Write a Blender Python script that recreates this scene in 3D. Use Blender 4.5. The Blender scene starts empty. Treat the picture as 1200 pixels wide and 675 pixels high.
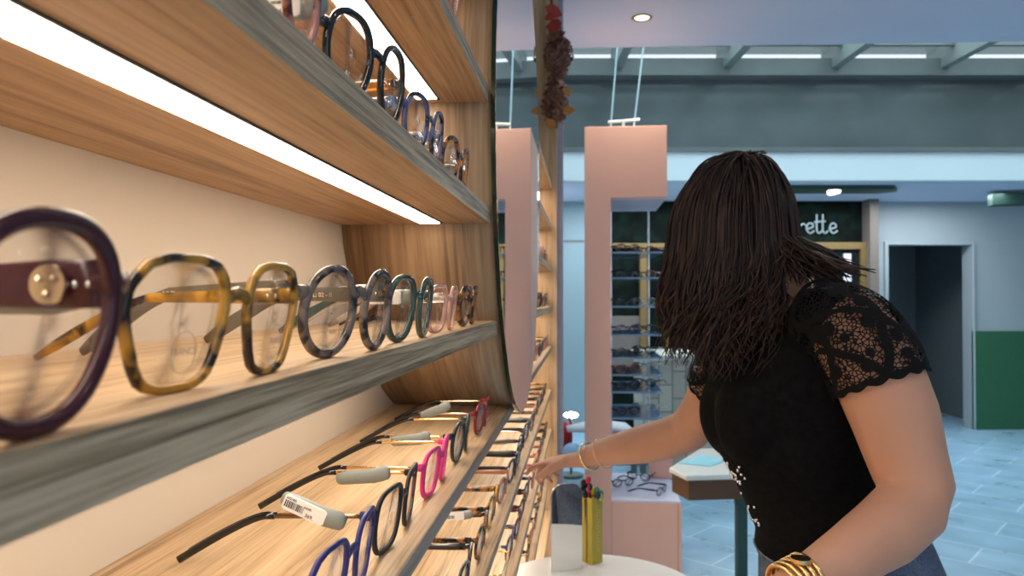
import bpy, bmesh, math, random
from mathutils import Vector, Matrix
random.seed(7)
H = 1.35                      # eye height; all z below are relative to it
PI = math.pi
sc = bpy.context.scene
col = sc.collection
TH = math.radians(5.58)       # the far mall is turned this much from the shelf wall

# ---------------------------------------------------------------- materials
def newmat(name):
    m = bpy.data.materials.new(name); m.use_nodes = True
    nt = m.node_tree; nt.nodes.clear()
    out = nt.nodes.new('ShaderNodeOutputMaterial')
    return m, nt, out
def N(nt, t, **kw):
    n = nt.nodes.new(t)
    for k, v in kw.items():
        if k in n.inputs: n.inputs[k].default_value = v
        else: setattr(n, k, v)
    return n
def L(nt, a, b): nt.links.new(a, b)
def ramp(nt, fac, stops):
    r = nt.nodes.new('ShaderNodeValToRGB')
    e = r.color_ramp.elements
    e[0].position, e[0].color = stops[0][0], (*stops[0][1], 1)
    e[1].position, e[1].color = stops[-1][0], (*stops[-1][1], 1)
    for p, c in stops[1:-1]:
        x = e.new(p); x.color = (*c, 1)
    L(nt, fac, r.inputs['Fac'])
    return r
def coords(nt, scale=(1, 1, 1), rot=(0, 0, 0)):
    tc = nt.nodes.new('ShaderNodeTexCoord')
    mp = N(nt, 'ShaderNodeMapping'); mp.inputs['Scale'].default_value = scale; mp.inputs['Rotation'].default_value = rot
    L(nt, tc.outputs['Object'], mp.inputs['Vector'])
    return mp.outputs['Vector']
def plain(name, c, rough=.5, metal=0, var=.06, scale=30, trans=0, coat=0, sss=0, bump=0, ior=1.45):
    m, nt, out = newmat(name)
    p = N(nt, 'ShaderNodeBsdfPrincipled', Roughness=rough, Metallic=metal)
    n = N(nt, 'ShaderNodeTexNoise', Scale=scale, Detail=4)
    L(nt, coords(nt), n.inputs['Vector'])
    a = tuple(max(0, x*(1-var)) for x in c); b = tuple(min(1, x*(1+var)) for x in c)
    r = ramp(nt, n.outputs['Fac'], [(.3, a), (.7, b)])
    L(nt, r.outputs['Color'], p.inputs['Base Color'])
    p.inputs['Transmission Weight'].default_value = trans
    p.inputs['Coat Weight'].default_value = coat
    p.inputs['IOR'].default_value = ior
    if sss:
        p.inputs['Subsurface Weight'].default_value = sss
        p.inputs['Subsurface Radius'].default_value = (.01, .004, .002)
    if bump:
        b_ = N(nt, 'ShaderNodeBump', Strength=bump, Distance=.002)
        L(nt, n.outputs['Fac'], b_.inputs['Height']); L(nt, b_.outputs['Normal'], p.inputs['Normal'])
    L(nt, p.outputs[0], out.inputs[0])
    return m
def wood(name, dark, mid, light, sc_, rough=.45, wave=1.0, bump=.15):
    """sc_ : object-space frequencies; small along the grain"""
    m, nt, out = newmat(name)
    p = N(nt, 'ShaderNodeBsdfPrincipled', Roughness=rough)
    v = coords(nt, sc_)
    n1 = N(nt, 'ShaderNodeTexNoise', Scale=1.0, Detail=5, Distortion=.35*wave)
    L(nt, v, n1.inputs['Vector'])
    n2 = N(nt, 'ShaderNodeTexNoise', Scale=6.0, Detail=6, Distortion=.1)
    L(nt, v, n2.inputs['Vector'])
    mx = N(nt, 'ShaderNodeMath', operation='MULTIPLY_ADD'); mx.inputs[1].default_value = .45
    L(nt, n2.outputs['Fac'], mx.inputs[0])
    mm = N(nt, 'ShaderNodeMath', operation='MULTIPLY'); mm.inputs[1].default_value = .55
    L(nt, n1.outputs['Fac'], mm.inputs[0]); L(nt, mm.outputs[0], mx.inputs[2])
    r = ramp(nt, mx.outputs[0], [(.36, dark), (.47, mid), (.6, light)])
    L(nt, r.outputs['Color'], p.inputs['Base Color'])
    b_ = N(nt, 'ShaderNodeBump', Strength=bump, Distance=.001)
    L(nt, n2.outputs['Fac'], b_.inputs['Height']); L(nt, b_.outputs['Normal'], p.inputs['Normal'])
    L(nt, p.outputs[0], out.inputs[0])
    return m
def tortoise(name, dark, light, scale=70, trans=.35, thr=.5):
    m, nt, out = newmat(name)
    p = N(nt, 'ShaderNodeBsdfPrincipled', Roughness=.2)
    p.inputs['Coat Weight'].default_value = .12
    n = N(nt, 'ShaderNodeTexNoise', Scale=scale, Detail=2, Distortion=.6)
    L(nt, coords(nt), n.inputs['Vector'])
    r = ramp(nt, n.outputs['Fac'], [(thr-.1, dark), (thr, tuple(.5*(a+b) for a, b in zip(dark, light))), (thr+.09, light)])
    L(nt, r.outputs['Color'], p.inputs['Base Color'])
    tr = ramp(nt, n.outputs['Fac'], [(thr-.05, (0, 0, 0)), (thr+.1, (trans,)*3)])
    L(nt, tr.outputs['Color'], p.inputs['Transmission Weight'])
    L(nt, p.outputs[0], out.inputs[0])
    return m
def emit(name, c, s):
    m, nt, out = newmat(name)
    n = N(nt, 'ShaderNodeTexNoise', Scale=3)
    r = ramp(nt, n.outputs['Fac'], [(0, c), (1, c)])
    e = N(nt, 'ShaderNodeEmission', Strength=s); L(nt, r.outputs['Color'], e.inputs['Color'])
    L(nt, e.outputs[0], out.inputs[0]); return m
def lens_mat(name, tint=(.97, .97, .97), refl=1.0):
    m, nt, out = newmat(name)
    n = N(nt, 'ShaderNodeTexNoise', Scale=8); L(nt, coords(nt), n.inputs['Vector'])
    r = ramp(nt, n.outputs['Fac'], [(0, tint), (1, tuple(min(1, t*1.02) for t in tint))])
    t = N(nt, 'ShaderNodeBsdfTransparent'); L(nt, r.outputs['Color'], t.inputs['Color'])
    g = N(nt, 'ShaderNodeBsdfGlossy', Roughness=.02)
    f = N(nt, 'ShaderNodeLayerWeight', Blend=.5)
    p4 = N(nt, 'ShaderNodeMath', operation='POWER'); p4.inputs[1].default_value = 4.5; L(nt, f.outputs['Facing'], p4.inputs[0])
    k = N(nt, 'ShaderNodeMath', operation='MULTIPLY_ADD'); k.inputs[1].default_value = .5*refl; k.inputs[2].default_value = .018*refl
    L(nt, p4.outputs[0], k.inputs[0])
    mx = N(nt, 'ShaderNodeMixShader')
    L(nt, k.outputs[0], mx.inputs[0]); L(nt, t.outputs[0], mx.inputs[1]); L(nt, g.outputs[0], mx.inputs[2])
    L(nt, mx.outputs[0], out.inputs[0]); return m
def floor_mat():
    m, nt, out = newmat('floor_tiles')
    p = N(nt, 'ShaderNodeBsdfPrincipled')
    v = coords(nt, (1, 1, 1), (0, 0, math.radians(38)))
    b = N(nt, 'ShaderNodeTexBrick', Scale=1.0, offset=0.5)
    b.inputs['Mortar Size'].default_value = .006; b.inputs['Brick Width'].default_value = .62; b.inputs['Row Height'].default_value = .31
    b.inputs['Color1'].default_value = (.31, .50, .66, 1); b.inputs['Color2'].default_value = (.35, .55, .71, 1)
    b.inputs['Mortar'].default_value = (.58, .76, .88, 1); b.inputs['Bias'].default_value = -.2
    L(nt, v, b.inputs['Vector'])
    n = N(nt, 'ShaderNodeTexNoise', Scale=5, Detail=5); L(nt, v, n.inputs['Vector'])
    r = ramp(nt, n.outputs['Fac'], [(.3, (.82, .82, .82)), (.7, (1, 1, 1))])
    mx = N(nt, 'ShaderNodeMix', data_type='RGBA', blend_type='MULTIPLY'); mx.inputs[0].default_value = 1
    L(nt, b.outputs['Color'], mx.inputs[6]); L(nt, r.outputs['Color'], mx.inputs[7])
    L(nt, mx.outputs[2], p.inputs['Base Color'])
    rr = ramp(nt, n.outputs['Fac'], [(.3, (.25,)*3), (.7, (.42,)*3)]); L(nt, rr.outputs['Color'], p.inputs['Roughness'])
    L(nt, p.outputs[0], out.inputs[0]); return m
def lace_mat():
    m, nt, out = newmat('black_lace')
    p = N(nt, 'ShaderNodeBsdfPrincipled', Roughness=.85); p.inputs['Base Color'].default_value = (.005, .005, .0055, 1); p.inputs['Specular IOR Level'].default_value = .15
    tc = nt.nodes.new('ShaderNodeTexCoord')
    vo = N(nt, 'ShaderNodeTexVoronoi', feature='DISTANCE_TO_EDGE', Scale=165); L(nt, tc.outputs['Object'], vo.inputs['Vector'])
    hole = N(nt, 'ShaderNodeMath', operation='GREATER_THAN'); hole.inputs[1].default_value = .13; L(nt, vo.outputs['Distance'], hole.inputs[0])
    # solid flowers and petals
    fl = N(nt, 'ShaderNodeTexVoronoi', feature='F1', Scale=34); L(nt, tc.outputs['Object'], fl.inputs['Vector'])
    open_ = N(nt, 'ShaderNodeMath', operation='GREATER_THAN'); open_.inputs[1].default_value = .36; L(nt, fl.outputs['Distance'], open_.inputs[0])
    # solid bands: diamond lattice from uv
    uv = nt.nodes.new('ShaderNodeSeparateXYZ'); L(nt, tc.outputs['UV'], uv.inputs[0])
    def band(sgn, ph):
        a = N(nt, 'ShaderNodeMath', operation='MULTIPLY'); a.inputs[1].default_value = 5*sgn; L(nt, uv.outputs['X'], a.inputs[0])
        b = N(nt, 'ShaderNodeMath', operation='MULTIPLY_ADD'); b.inputs[1].default_value = 1.6; L(nt, uv.outputs['Y'], b.inputs[0]); L(nt, a.outputs[0], b.inputs[2])
        f = N(nt, 'ShaderNodeMath', operation='PINGPONG'); f.inputs[1].default_value = .5
        L(nt, b.outputs[0], f.inputs[0])
        g = N(nt, 'ShaderNodeMath', operation='GREATER_THAN'); g.inputs[1].default_value = .085; L(nt, f.outputs[0], g.inputs[0])
        return g
    g1, g2 = band(1, 0), band(-1, 0)
    hem = N(nt, 'ShaderNodeMath', operation='LESS_THAN'); hem.inputs[1].default_value = .93; L(nt, uv.outputs['Y'], hem.inputs[0])
    yoke = N(nt, 'ShaderNodeMath', operation='GREATER_THAN'); yoke.inputs[1].default_value = .16; L(nt, uv.outputs['Y'], yoke.inputs[0])
    cur = hole
    for x in (open_, g1, g2, hem, yoke):
        q = N(nt, 'ShaderNodeMath', operation='MULTIPLY'); L(nt, cur.outputs[0], q.inputs[0]); L(nt, x.outputs[0], q.inputs[1]); cur = q
    t = N(nt, 'ShaderNodeBsdfTransparent')
    mx = N(nt, 'ShaderNodeMixShader'); L(nt, cur.outputs[0], mx.inputs[0]); L(nt, p.outputs[0], mx.inputs[1]); L(nt, t.outputs[0], mx.inputs[2])
    L(nt, mx.outputs[0], out.inputs[0]); return m
def denim_mat():
    m, nt, out = newmat('denim')
    p = N(nt, 'ShaderNodeBsdfPrincipled', Roughness=.9)
    w = N(nt, 'ShaderNodeTexNoise', Scale=350, Detail=2); L(nt, coords(nt, (1, 1, .3)), w.inputs['Vector'])
    n = N(nt, 'ShaderNodeTexNoise', Scale=9, Detail=3); L(nt, coords(nt), n.inputs['Vector'])
    a = N(nt, 'ShaderNodeMath', operation='MULTIPLY_ADD'); a.inputs[1].default_value = .4
    L(nt, w.outputs['Fac'], a.inputs[0]); 
    h = N(nt, 'ShaderNodeMath', operation='MULTIPLY'); h.inputs[1].default_value = .6; L(nt, n.outputs['Fac'], h.inputs[0]); L(nt, h.outputs[0], a.inputs[2])
    r = ramp(nt, a.outputs[0], [(.35, (.02, .032, .06)), (.62, (.10, .145, .23))])
    L(nt, r.outputs['Color'], p.inputs['Base Color']); L(nt, p.outputs[0], out.inputs[0]); return m
def tile_mat():
    m, nt, out = newmat('stacked_tiles')
    p = N(nt, 'ShaderNodeBsdfPrincipled', Roughness=.4)
    b = N(nt, 'ShaderNodeTexBrick', Scale=1, offset=.5)
    b.inputs['Mortar Size'].default_value = .006; b.inputs['Brick Width'].default_value = .2; b.inputs['Row Height'].default_value = .1
    b.inputs['Color1'].default_value = (.50, .46, .38, 1); b.inputs['Color2'].default_value = (.36, .33, .27, 1); b.inputs['Mortar'].default_value = (.22, .2, .16, 1)
    L(nt, coords(nt, (1, 1, 1), (PI/2, PI/2*0, 0)), b.inputs['Vector'])
    tc = nt.nodes.new('ShaderNodeTexCoord'); s = nt.nodes.new('ShaderNodeSeparateXYZ'); c = nt.nodes.new('ShaderNodeCombineXYZ')
    L(nt, tc.outputs['Object'], s.inputs[0]); L(nt, s.outputs['Z'], c.inputs['X']); L(nt, s.outputs['X'], c.inputs['Y']); L(nt, c.outputs[0], b.inputs['Vector'])
    L(nt, b.outputs['Color'], p.inputs['Base Color']); L(nt, p.outputs[0], out.inputs[0]); return m
def hair_mat():
    m, nt, out = newmat('brown_hair')
    p = N(nt, 'ShaderNodeBsdfPrincipled', Roughness=.48); p.inputs['Specular IOR Level'].default_value = .3
    n = N(nt, 'ShaderNodeTexNoise', Scale=1, Detail=4); L(nt, coords(nt, (130, 130, 10)), n.inputs['Vector'])
    r = ramp(nt, n.outputs['Fac'], [(.32, (.008, .005, .004)), (.55, (.026, .013, .009)), (.75, (.075, .034, .02))])
    L(nt, r.outputs['Color'], p.inputs['Base Color'])
    p.inputs['Anisotropic'].default_value = .5
    L(nt, p.outputs[0], out.inputs[0]); return m
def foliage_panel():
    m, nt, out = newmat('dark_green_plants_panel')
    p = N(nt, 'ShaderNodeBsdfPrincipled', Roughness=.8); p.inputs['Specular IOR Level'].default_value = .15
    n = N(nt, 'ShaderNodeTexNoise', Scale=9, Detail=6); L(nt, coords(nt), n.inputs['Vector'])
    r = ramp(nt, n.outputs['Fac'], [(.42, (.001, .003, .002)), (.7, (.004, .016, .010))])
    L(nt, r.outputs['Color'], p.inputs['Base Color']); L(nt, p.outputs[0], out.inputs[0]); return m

M = {}
OAK = ((.22, .125, .058), (.38, .235, .125), (.50, .335, .19))
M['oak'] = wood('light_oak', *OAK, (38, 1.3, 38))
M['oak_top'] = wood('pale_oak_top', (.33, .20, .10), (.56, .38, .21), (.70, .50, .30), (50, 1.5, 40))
M['oak_drum'] = wood('oak_drum', *OAK, (26, 1.0, 1.0), wave=.8)
M['oak_side'] = wood('oak_side', (.36, .21, .10), (.56, .36, .19), (.68, .46, .26), (30, 10, 1.2))
M['edge'] = wood('greyed_oak_edge', (.13, .085, .045), (.40, .285, .165), (.66, .50, .32), (30, 2.0, 110), wave=1.8)
M['edge_dark'] = wood('grey_edge', (.16, .12, .09), (.25, .195, .15), (.34, .27, .21), (30, 2, 120))
M['beige'] = plain('beige_back_panel', (.68, .60, .50), .7, var=.02, scale=3)
M['led'] = emit('led_strip_light', (1, .86, .69), 16)
M['groove'] = plain('dark_groove', (.03, .02, .012), .8)
M['mirror'] = plain('mirror_silver', (.86, .89, .88), .0, 1, var=.003)
M['mirror_edge'] = plain('dark_green_glass_edge', (.004, .02, .014), .12)
M['white_metal'] = plain('lilac_white_metal', (.36, .36, .46), .4)
M['floor'] = floor_mat()
M['white_wall'] = plain('white_plaster', (.72, .76, .8), .75, var=.02, scale=2)
M['teal_wall'] = plain('pale_teal_wall', (.27, .38, .42), .6, var=.03, scale=1.5)
M['grey_wall'] = plain('pale_grey_blue_wall', (.39, .44, .46), .7, var=.03, scale=1.5)
M['green_wall'] = plain('green_paint', (.03, .13, .06), .6, var=.05)
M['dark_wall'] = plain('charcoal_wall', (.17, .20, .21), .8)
M['ceil'] = plain('white_ceiling', (.62, .67, .82), .8, var=.02, scale=2)
M['fascia'] = plain('pale_blue_fascia', (.86, .92, .95), .6, var=.02, scale=1)
M['darkglass'] = plain('dark_glass', (.13, .142, .142), .12, var=.2, scale=1.2)
M['blackglass'] = plain('black_door_glass', (.01, .013, .013), .15)
M['steel_dark'] = plain('grey_green_steel', (.17, .18, .175), .5, var=.1, scale=3)
M['steel_mid'] = plain('grey_steel', (.27, .29, .28), .5, var=.08, scale=3)
M['pane'] = lens_mat('skylight_glass', (.40, .44, .43), .5)
M['pink'] = plain('salmon_pink_lacquer', (.80, .47, .37), .5, var=.02, scale=3)
M['lilac'] = plain('white_lilac_acrylic', (.66, .64, .80), .35, var=.02)
M['glass_shelf'] = plain('blue_glass_shelf', (.30, .50, .72), .08, trans=.5, var=.03)
M['chrome'] = plain('chrome', (.75, .8, .85), .2, 1)
M['cable'] = plain('steel_cable', (.34, .42, .45), .4, .3)
M['ochre'] = plain('ochre_wood_frame', (.20, .125, .04), .5)
M['taupe'] = plain('taupe_post', (.17, .14, .12), .6)
M['plants'] = foliage_panel()
M['tile'] = tile_mat()
M['counter_top'] = plain('cream_counter_top', (.62, .6, .5), .4)
M['lamp'] = emit('lamp_glow', (1, .93, .8), 14)
M['lamp_warm'] = emit('warm_lamp_glow', (1, .78, .42), 9)
M['lamp_trim'] = plain('lamp_trim', (.35, .3, .22), .3, .6)
M['green_metal'] = plain('dark_green_metal', (.02, .06, .045), .5)
M['teal_leg'] = plain('dark_teal_leg', (.01, .055, .06), .4)
M['white_top'] = plain('white_table_top', (.80, .79, .77), .35, var=.01)
M['desk_top'] = plain('white_desk_top', (.62, .72, .74), .2, var=.01)
M['brown'] = plain('dark_brown_wood', (.09, .045, .022), .5, var=.2, scale=12)
M['paper'] = plain('light_blue_paper', (.22, .62, .82), .5)
M['skin'] = plain('skin', (.52, .275, .18), .5, var=.05, scale=14, sss=.12)
M['lips'] = plain('lips', (.45, .16, .13), .4)
M['eye_white'] = plain('eye_white', (.8, .8, .78), .2)
M['iris'] = plain('iris', (.05, .03, .02), .2)
M['hair'] = hair_mat()
M['black_cloth'] = plain('black_knit', (.004, .004, .0042), .95, var=.4, scale=90, bump=.3)
for n_ in M['black_cloth'].node_tree.nodes:
    if n_.type == 'BSDF_PRINCIPLED': n_.inputs['Specular IOR Level'].default_value = .12
M['lace'] = lace_mat()
M['denim'] = denim_mat()
M['stitch'] = plain('denim_seam', (.13, .17, .24), .8)
M['gold'] = plain('gold_metal', (.86, .58, .26), .25, 1)
M['gold_pale'] = plain('pale_gold_metal', (.85, .70, .48), .22, 1)
M['silver'] = plain('silver_metal', (.72, .72, .72), .22, 1)
M['gunmetal'] = plain('dark_bronze_metal', (.20, .14, .10), .28, 1)
M['black'] = plain('glossy_black_acetate', (.008, .008, .009), .14, coat=.4)
M['matte_black'] = plain('matt_black_acetate', (.012, .012, .013), .42)
M['burgundy'] = plain('burgundy_acetate', (.055, .008, .014), .25, coat=.1)
M['blue'] = plain('royal_blue_acetate', (.028, .028, .16), .4)
M['navy'] = plain('navy_acetate', (.01, .015, .05), .2, coat=.3)
M['pink_f'] = plain('hot_pink_acetate', (.72, .035, .22), .35)
M['red'] = plain('red_acetate', (.22, .006, .012), .2, coat=.3)
M['green_f'] = plain('dark_green_acetate', (.010, .024, .018), .3, coat=.2)
M['green_clear'] = plain('smoky_green_acetate', (.055, .095, .075), .08, trans=.3, coat=.4)
M['pink_clear'] = plain('blush_clear_acetate', (.82, .50, .40), .08, trans=.55, coat=.4)
M['clear'] = plain('clear_acetate', (.8, .76, .7), .06, trans=.7, coat=.3)
M['copper'] = plain('copper_brown_acetate', (.36, .15, .09), .25, coat=.4)
M['tort_yellow'] = tortoise('amber_tortoise', (.022, .009, .003), (.66, .33, .035), 48, .2, .53)
M['tort_gray'] = tortoise('grey_mauve_tortoise', (.02, .018, .018), (.27, .20, .16), 80, .3, .50)
M['tort_brown'] = tortoise('brown_tortoise', (.010, .006, .004), (.42, .17, .04), 75, .25, .54)
M['tort_blue'] = tortoise('blue_tortoise', (.006, .008, .02), (.12, .14, .3), 80, .3, .5)
M['tort_red'] = tortoise('rose_tortoise', (.08, .012, .015), (.6, .28, .24), 80, .4, .48)
M['grey_temple'] = plain('smoky_grey_acetate', (.20, .17, .13), .1, trans=.35, coat=.4)
M['amber'] = plain('amber_acetate', (.55, .20, .03), .1, trans=.35, coat=.4)
M['lens'] = lens_mat('demo_lens')
M['lens_blue'] = lens_mat('coated_lens', (.93, .95, 1.0), 1.6)
M['tag'] = plain('grey_security_tag', (.23, .25, .23), .45)
M['label'] = plain('white_label', (.78, .76, .72), .6, var=.02)
M['ink'] = plain('black_ink', (.03, .025, .025), .7)
M['print'] = plain('pale_gold_print', (.75, .62, .4), .5)
M['lens_print'] = plain('grey_lens_print', (.25, .2, .17), .7)
M['olive'] = plain('olive_gold_card', (.46, .37, .05), .42, var=.08)
M['olive_print'] = plain('pale_olive_print', (.55, .5, .28), .6)
M['petal'] = plain('dried_brown_petals', (.27, .12, .08), .8, var=.5, scale=60)
M['redleaf'] = plain('red_leaf', (.42, .045, .025), .6)
M['orangeleaf'] = plain('ochre_leaf', (.5, .2, .03), .6)
M['redcloth'] = plain('red_fabric', (.5, .02, .03), .7)
M['whitecloth'] = plain('white_fabric', (.78, .72, .75), .7)
M['palebluebag'] = plain('pale_blue_plastic', (.45, .62, .85), .4)
M['pinkcloth'] = plain('magenta_fabric', (.6, .12, .25), .7)
M['emerald'] = plain('green_stone', (.02, .35, .2), .1)
M['shoe'] = plain('white_leather', (.6, .6, .6), .6)
for nm, c in (('pen_red', (.6, .03, .06)), ('pen_navy', (.01, .03, .12)), ('pen_green', (.06, .28, .09)), ('pen_black', (.01, .01, .012)), ('pen_lime', (.4, .5, .06)), ('pen_yellow', (.7, .45, .04))):
    M[nm] = plain(nm, c, .35)

# ---------------------------------------------------------------- mesh tools
def F(u, d, z=0):             # u right, d away in the mall's own axes
    c, s = math.cos(TH), math.sin(TH)
    return Vector((u*c - d*s, u*s + d*c, z))
class MB:
    def __init__(s): s.bm = bmesh.new(); s.uv = None
    def face(s, vs):
        try: return s.bm.faces.new(vs)
        except ValueError: return None
    def box(s, a, b, fn=None, mat=None):
        vs = []
        for z in (a[2], b[2]):
            for x, y in ((a[0], a[1]), (b[0], a[1]), (b[0], b[1]), (a[0], b[1])):
                p = Vector((x, y, z)) if fn is None else fn(x, y, z)
                if mat is not None: p = mat @ p
                vs.append(s.bm.verts.new(p))
        for f in ((3, 2, 1, 0), (4, 5, 6, 7), (0, 1, 5, 4), (1, 2, 6, 5), (2, 3, 7, 6), (3, 0, 4, 7)):
            s.face([vs[i] for i in f])
        return s
    def rings(s, rings, closed=False, cap=True, loop=True):
        R = [[s.bm.verts.new(p) for p in r] for r in rings]
        n = len(R[0]); m = len(R)
        for i in range(m if closed else m-1):
            A, B = R[i], R[(i+1) % m]
            for j in range(n if loop else n-1):
                s.face([A[j], A[(j+1) % n], B[(j+1) % n], B[j]])
        if cap and not closed:
            s.face(list(reversed(R[0]))); s.face(R[-1])
        return R
    def prism(s, poly, z0, z1, fn=None):
        fn = fn or (lambda x, y, z: Vector((x, y, z)))
        s.rings([[fn(x, y, z0) for x, y in poly], [fn(x, y, z1) for x, y in poly]]); return s
    def tube(s, pts, r, n=8, cap=True, closed=False, flat=None):
        """pts path; r radius or list or list of (ra, rb); flat = preferred side vector"""
        pts = [Vector(p) for p in pts]; m = len(pts)
        rr = r if isinstance(r, (list, tuple)) else [r]*m
        side = None; rings = []
        for i, p in enumerate(pts):
            a = pts[(i-1) % m] if (closed or i > 0) else p
            b = pts[(i+1) % m] if (closed or i < m-1) else p
            t = (b-a).normalized()
            if flat is not None: side = Vector(flat)
            elif side is None: side = Vector((0, 0, 1)) if abs(t.z) < .9 else Vector((1, 0, 0))
            side = (side - t*side.dot(t)).normalized(); up = t.cross(side)
            q = rr[i]; ra, rb = q if isinstance(q, (list, tuple)) else (q, q)
            rings.append([p + side*(ra*math.cos(2*PI*k/n)) + up*(rb*math.sin(2*PI*k/n)) for k in range(n)])
        s.rings(rings, closed=closed, cap=cap); return s
    def loft(s, secs, n=28, capn=4):
        """secs: (centre, side vector, ra, rb) with rounded ends"""
        C = [Vector(q[0]) for q in secs]; m = len(C); rings = []
        for i in range(m):
            t = (C[min(i+1, m-1)] - C[max(i-1, 0)]).normalized()
            sd = Vector(secs[i][1]); sd = (sd - t*sd.dot(t)).normalized(); up = t.cross(sd)
            ra, rb = secs[i][2], secs[i][3]
            ring = lambda c, k: [c + sd*(ra*k*math.cos(2*PI*j/n)) + up*(rb*k*math.sin(2*PI*j/n)) for j in range(n)]
            if i == 0:
                for q in range(capn): 
                    a = PI/2*(q+.4)/(capn+.4); rings.append(ring(C[0]-t*min(ra, rb)*.8*math.cos(a), math.sin(a)))
            rings.append(ring(C[i], 1))
            if i == m-1:
                for q in reversed(range(capn)):
                    a = PI/2*(q+.4)/(capn+.4); rings.append(ring(C[i]+t*min(ra, rb)*.8*math.cos(a), math.sin(a)))
        s.rings(rings); return s
    def ell(s, c, r, n=20, m=12, rot=None):
        c = Vector(c); rings = []
        if not isinstance(r, (tuple, list)): r = (r, r, r)
        for i in range(1, m):
            a = PI*i/m
            ring = [Vector((r[0]*math.sin(a)*math.cos(2*PI*j/n), r[1]*math.sin(a)*math.sin(2*PI*j/n), -r[2]*math.cos(a))) for j in range(n)]
            rings.append([(rot @ p if rot else p) + c for p in ring])
        s.rings(rings); return s
    def cyl(s, c, r, z0, z1, n=32, fn=None):
        return s.prism([(c[0]+r*math.cos(2*PI*i/n), c[1]+r*math.sin(2*PI*i/n)) for i in range(n)], z0, z1, fn)
    def build(s, name, mat, parent=None, smooth=False, bev=0, off=None, sub=0, world=True):
        bmesh.ops.remove_doubles(s.bm, verts=s.bm.verts, dist=1e-6)
        bmesh.ops.recalc_face_normals(s.bm, faces=s.bm.faces)
        if world:
            o_ = Vector((0, 0, H)) if parent is None else Vector((0, 0, H)) - wloc(parent)
            bmesh.ops.translate(s.bm, verts=s.bm.verts, vec=o_)
        me = bpy.data.meshes.new(name); s.bm.to_mesh(me); s.bm.free()
        if smooth:
            for p in me.polygons: p.use_smooth = True
        me.materials.append(M[mat] if isinstance(mat, str) else mat)
        o = bpy.data.objects.new(name, me); col.objects.link(o)
        if parent: o.parent = parent
        if bev:
            b = o.modifiers.new('bevel', 'BEVEL'); b.width = bev; b.segments = 2; b.limit_method = 'ANGLE'
        if sub:
            b = o.modifiers.new('sub', 'SUBSURF'); b.levels = sub; b.render_levels = sub
        return o
def wloc(o):
    v = Vector((0, 0, 0))
    while o: v = v + Vector(o.location); o = o.parent
    return v
def tag(o, label=None, cat=None, group=None, kind=None):
    if label: o['label'] = label
    if cat: o['category'] = cat
    if group: o['group'] = group
    if kind: o['kind'] = kind
    return o
def thing(name, label, cat, loc=(0, 0, 0), rot=0, group=None):
    o = bpy.data.objects.new(name, None); col.objects.link(o)
    o.location = (loc[0], loc[1], loc[2]+H); o.rotation_euler = (0, 0, rot); o.empty_display_size = .02
    return tag(o, label, cat, group)
def struct(mb, name, mat, label, **k):
    return tag(mb.build(name, mat, **k), label, None, None, 'structure')
def text_bm(txt, size, fn, bold=0.0, depth=.0002, align='LEFT'):
    cu = bpy.data.curves.new('t', 'FONT'); cu.body = txt; cu.size = size; cu.offset = bold; cu.extrude = depth; cu.align_x = align; cu.resolution_u = 2
    ob = bpy.data.objects.new('t', cu); col.objects.link(ob)
    dg = bpy.context.evaluated_depsgraph_get(); me = bpy.data.meshes.new_from_object(ob.evaluated_get(dg))
    mb = MB(); mb.bm.from_mesh(me)
    for v in mb.bm.verts: v.co = fn(*v.co)
    bpy.data.objects.remove(ob); bpy.data.curves.remove(cu); bpy.data.meshes.remove(me)
    return mb

# ---------------------------------------------------------------- camera
cam = bpy.data.cameras.new('camera'); co = bpy.data.objects.new('camera', cam); col.objects.link(co)
cam.sensor_width = 36; cam.lens = 870/1200*36; cam.clip_start = .01; cam.clip_end = 100
co.location = (0, 0, H); co.rotation_euler = (PI/2+math.atan(10.5/870), 0, TH)
cam.dof.use_dof = True; cam.dof.focus_distance = .72; cam.dof.aperture_fstop = 11
sc.camera = co

# ================================================================ SETTING
FZ = -H; CZ = 1.35
struct(MB().box((-3, -3, FZ-.05), (9, 12, FZ)), 'floor', 'floor', 'pale blue stone tiled floor of the shop and mall')
struct(MB().box((-.47, -3, FZ), (-.41, 8.2, 3.2)), 'wall_left', 'white_wall', 'wall behind the wooden eyewear shelves')
# near ceiling: its far edge is seen running slightly askew
a = F(-.8, 4.06); b = F(5.6, 3.78)
mb = MB(); mb.prism([(-.47, -3), (5.9, -3), (b.x, b.y), (a.x, a.y), (-.47, a.y)], CZ, CZ+.9)
struct(mb, 'ceiling', 'ceil', 'pale lilac white ceiling of the shop')
struct(MB().box((5.9, -3, FZ), (6.0, 9, 3.2)), 'wall_right', 'grey_wall', 'plain wall on the right beyond the frame')
# far wall with doorway
D = 7.6
def U(px, d): return (px-600)/870*d
def Z(py, d): return (348-py)/870*d
ux0, ux1 = U(1040, D), U(1138, D); zt = Z(287, D)
mb = MB()
mb.box((-.5, D, FZ), (ux0, D+.15, 1.0), F); mb.box((ux1, D, FZ), (6.6, D+.15, 1.0), F); mb.box((ux0, D, zt), (ux1, D+.15, 1.0), F)
struct(mb, 'wall_back', 'grey_wall', 'pale grey far wall with a dark doorway')
struct(MB().box((-.5, D-.02, FZ), (U(712, D), D, 1.0), F), 'wall_far_left', 'teal_wall', 'pale teal wall panel to the left of the shop front')
struct(MB().box((-.5, D-.025, Z(284, D)), (U(712, D), D-.019, Z(281.5, D)), F), 'trim_1', 'steel_dark', 'thin dark joint across the teal wall panel')
struct(MB().box((ux1, D-.03, FZ), (6.6, D, Z(388, D)), F), 'trim_2', 'green_wall', 'green painted lower part of the wall right of the dark doorway')
mb = MB(); w = .035
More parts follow.
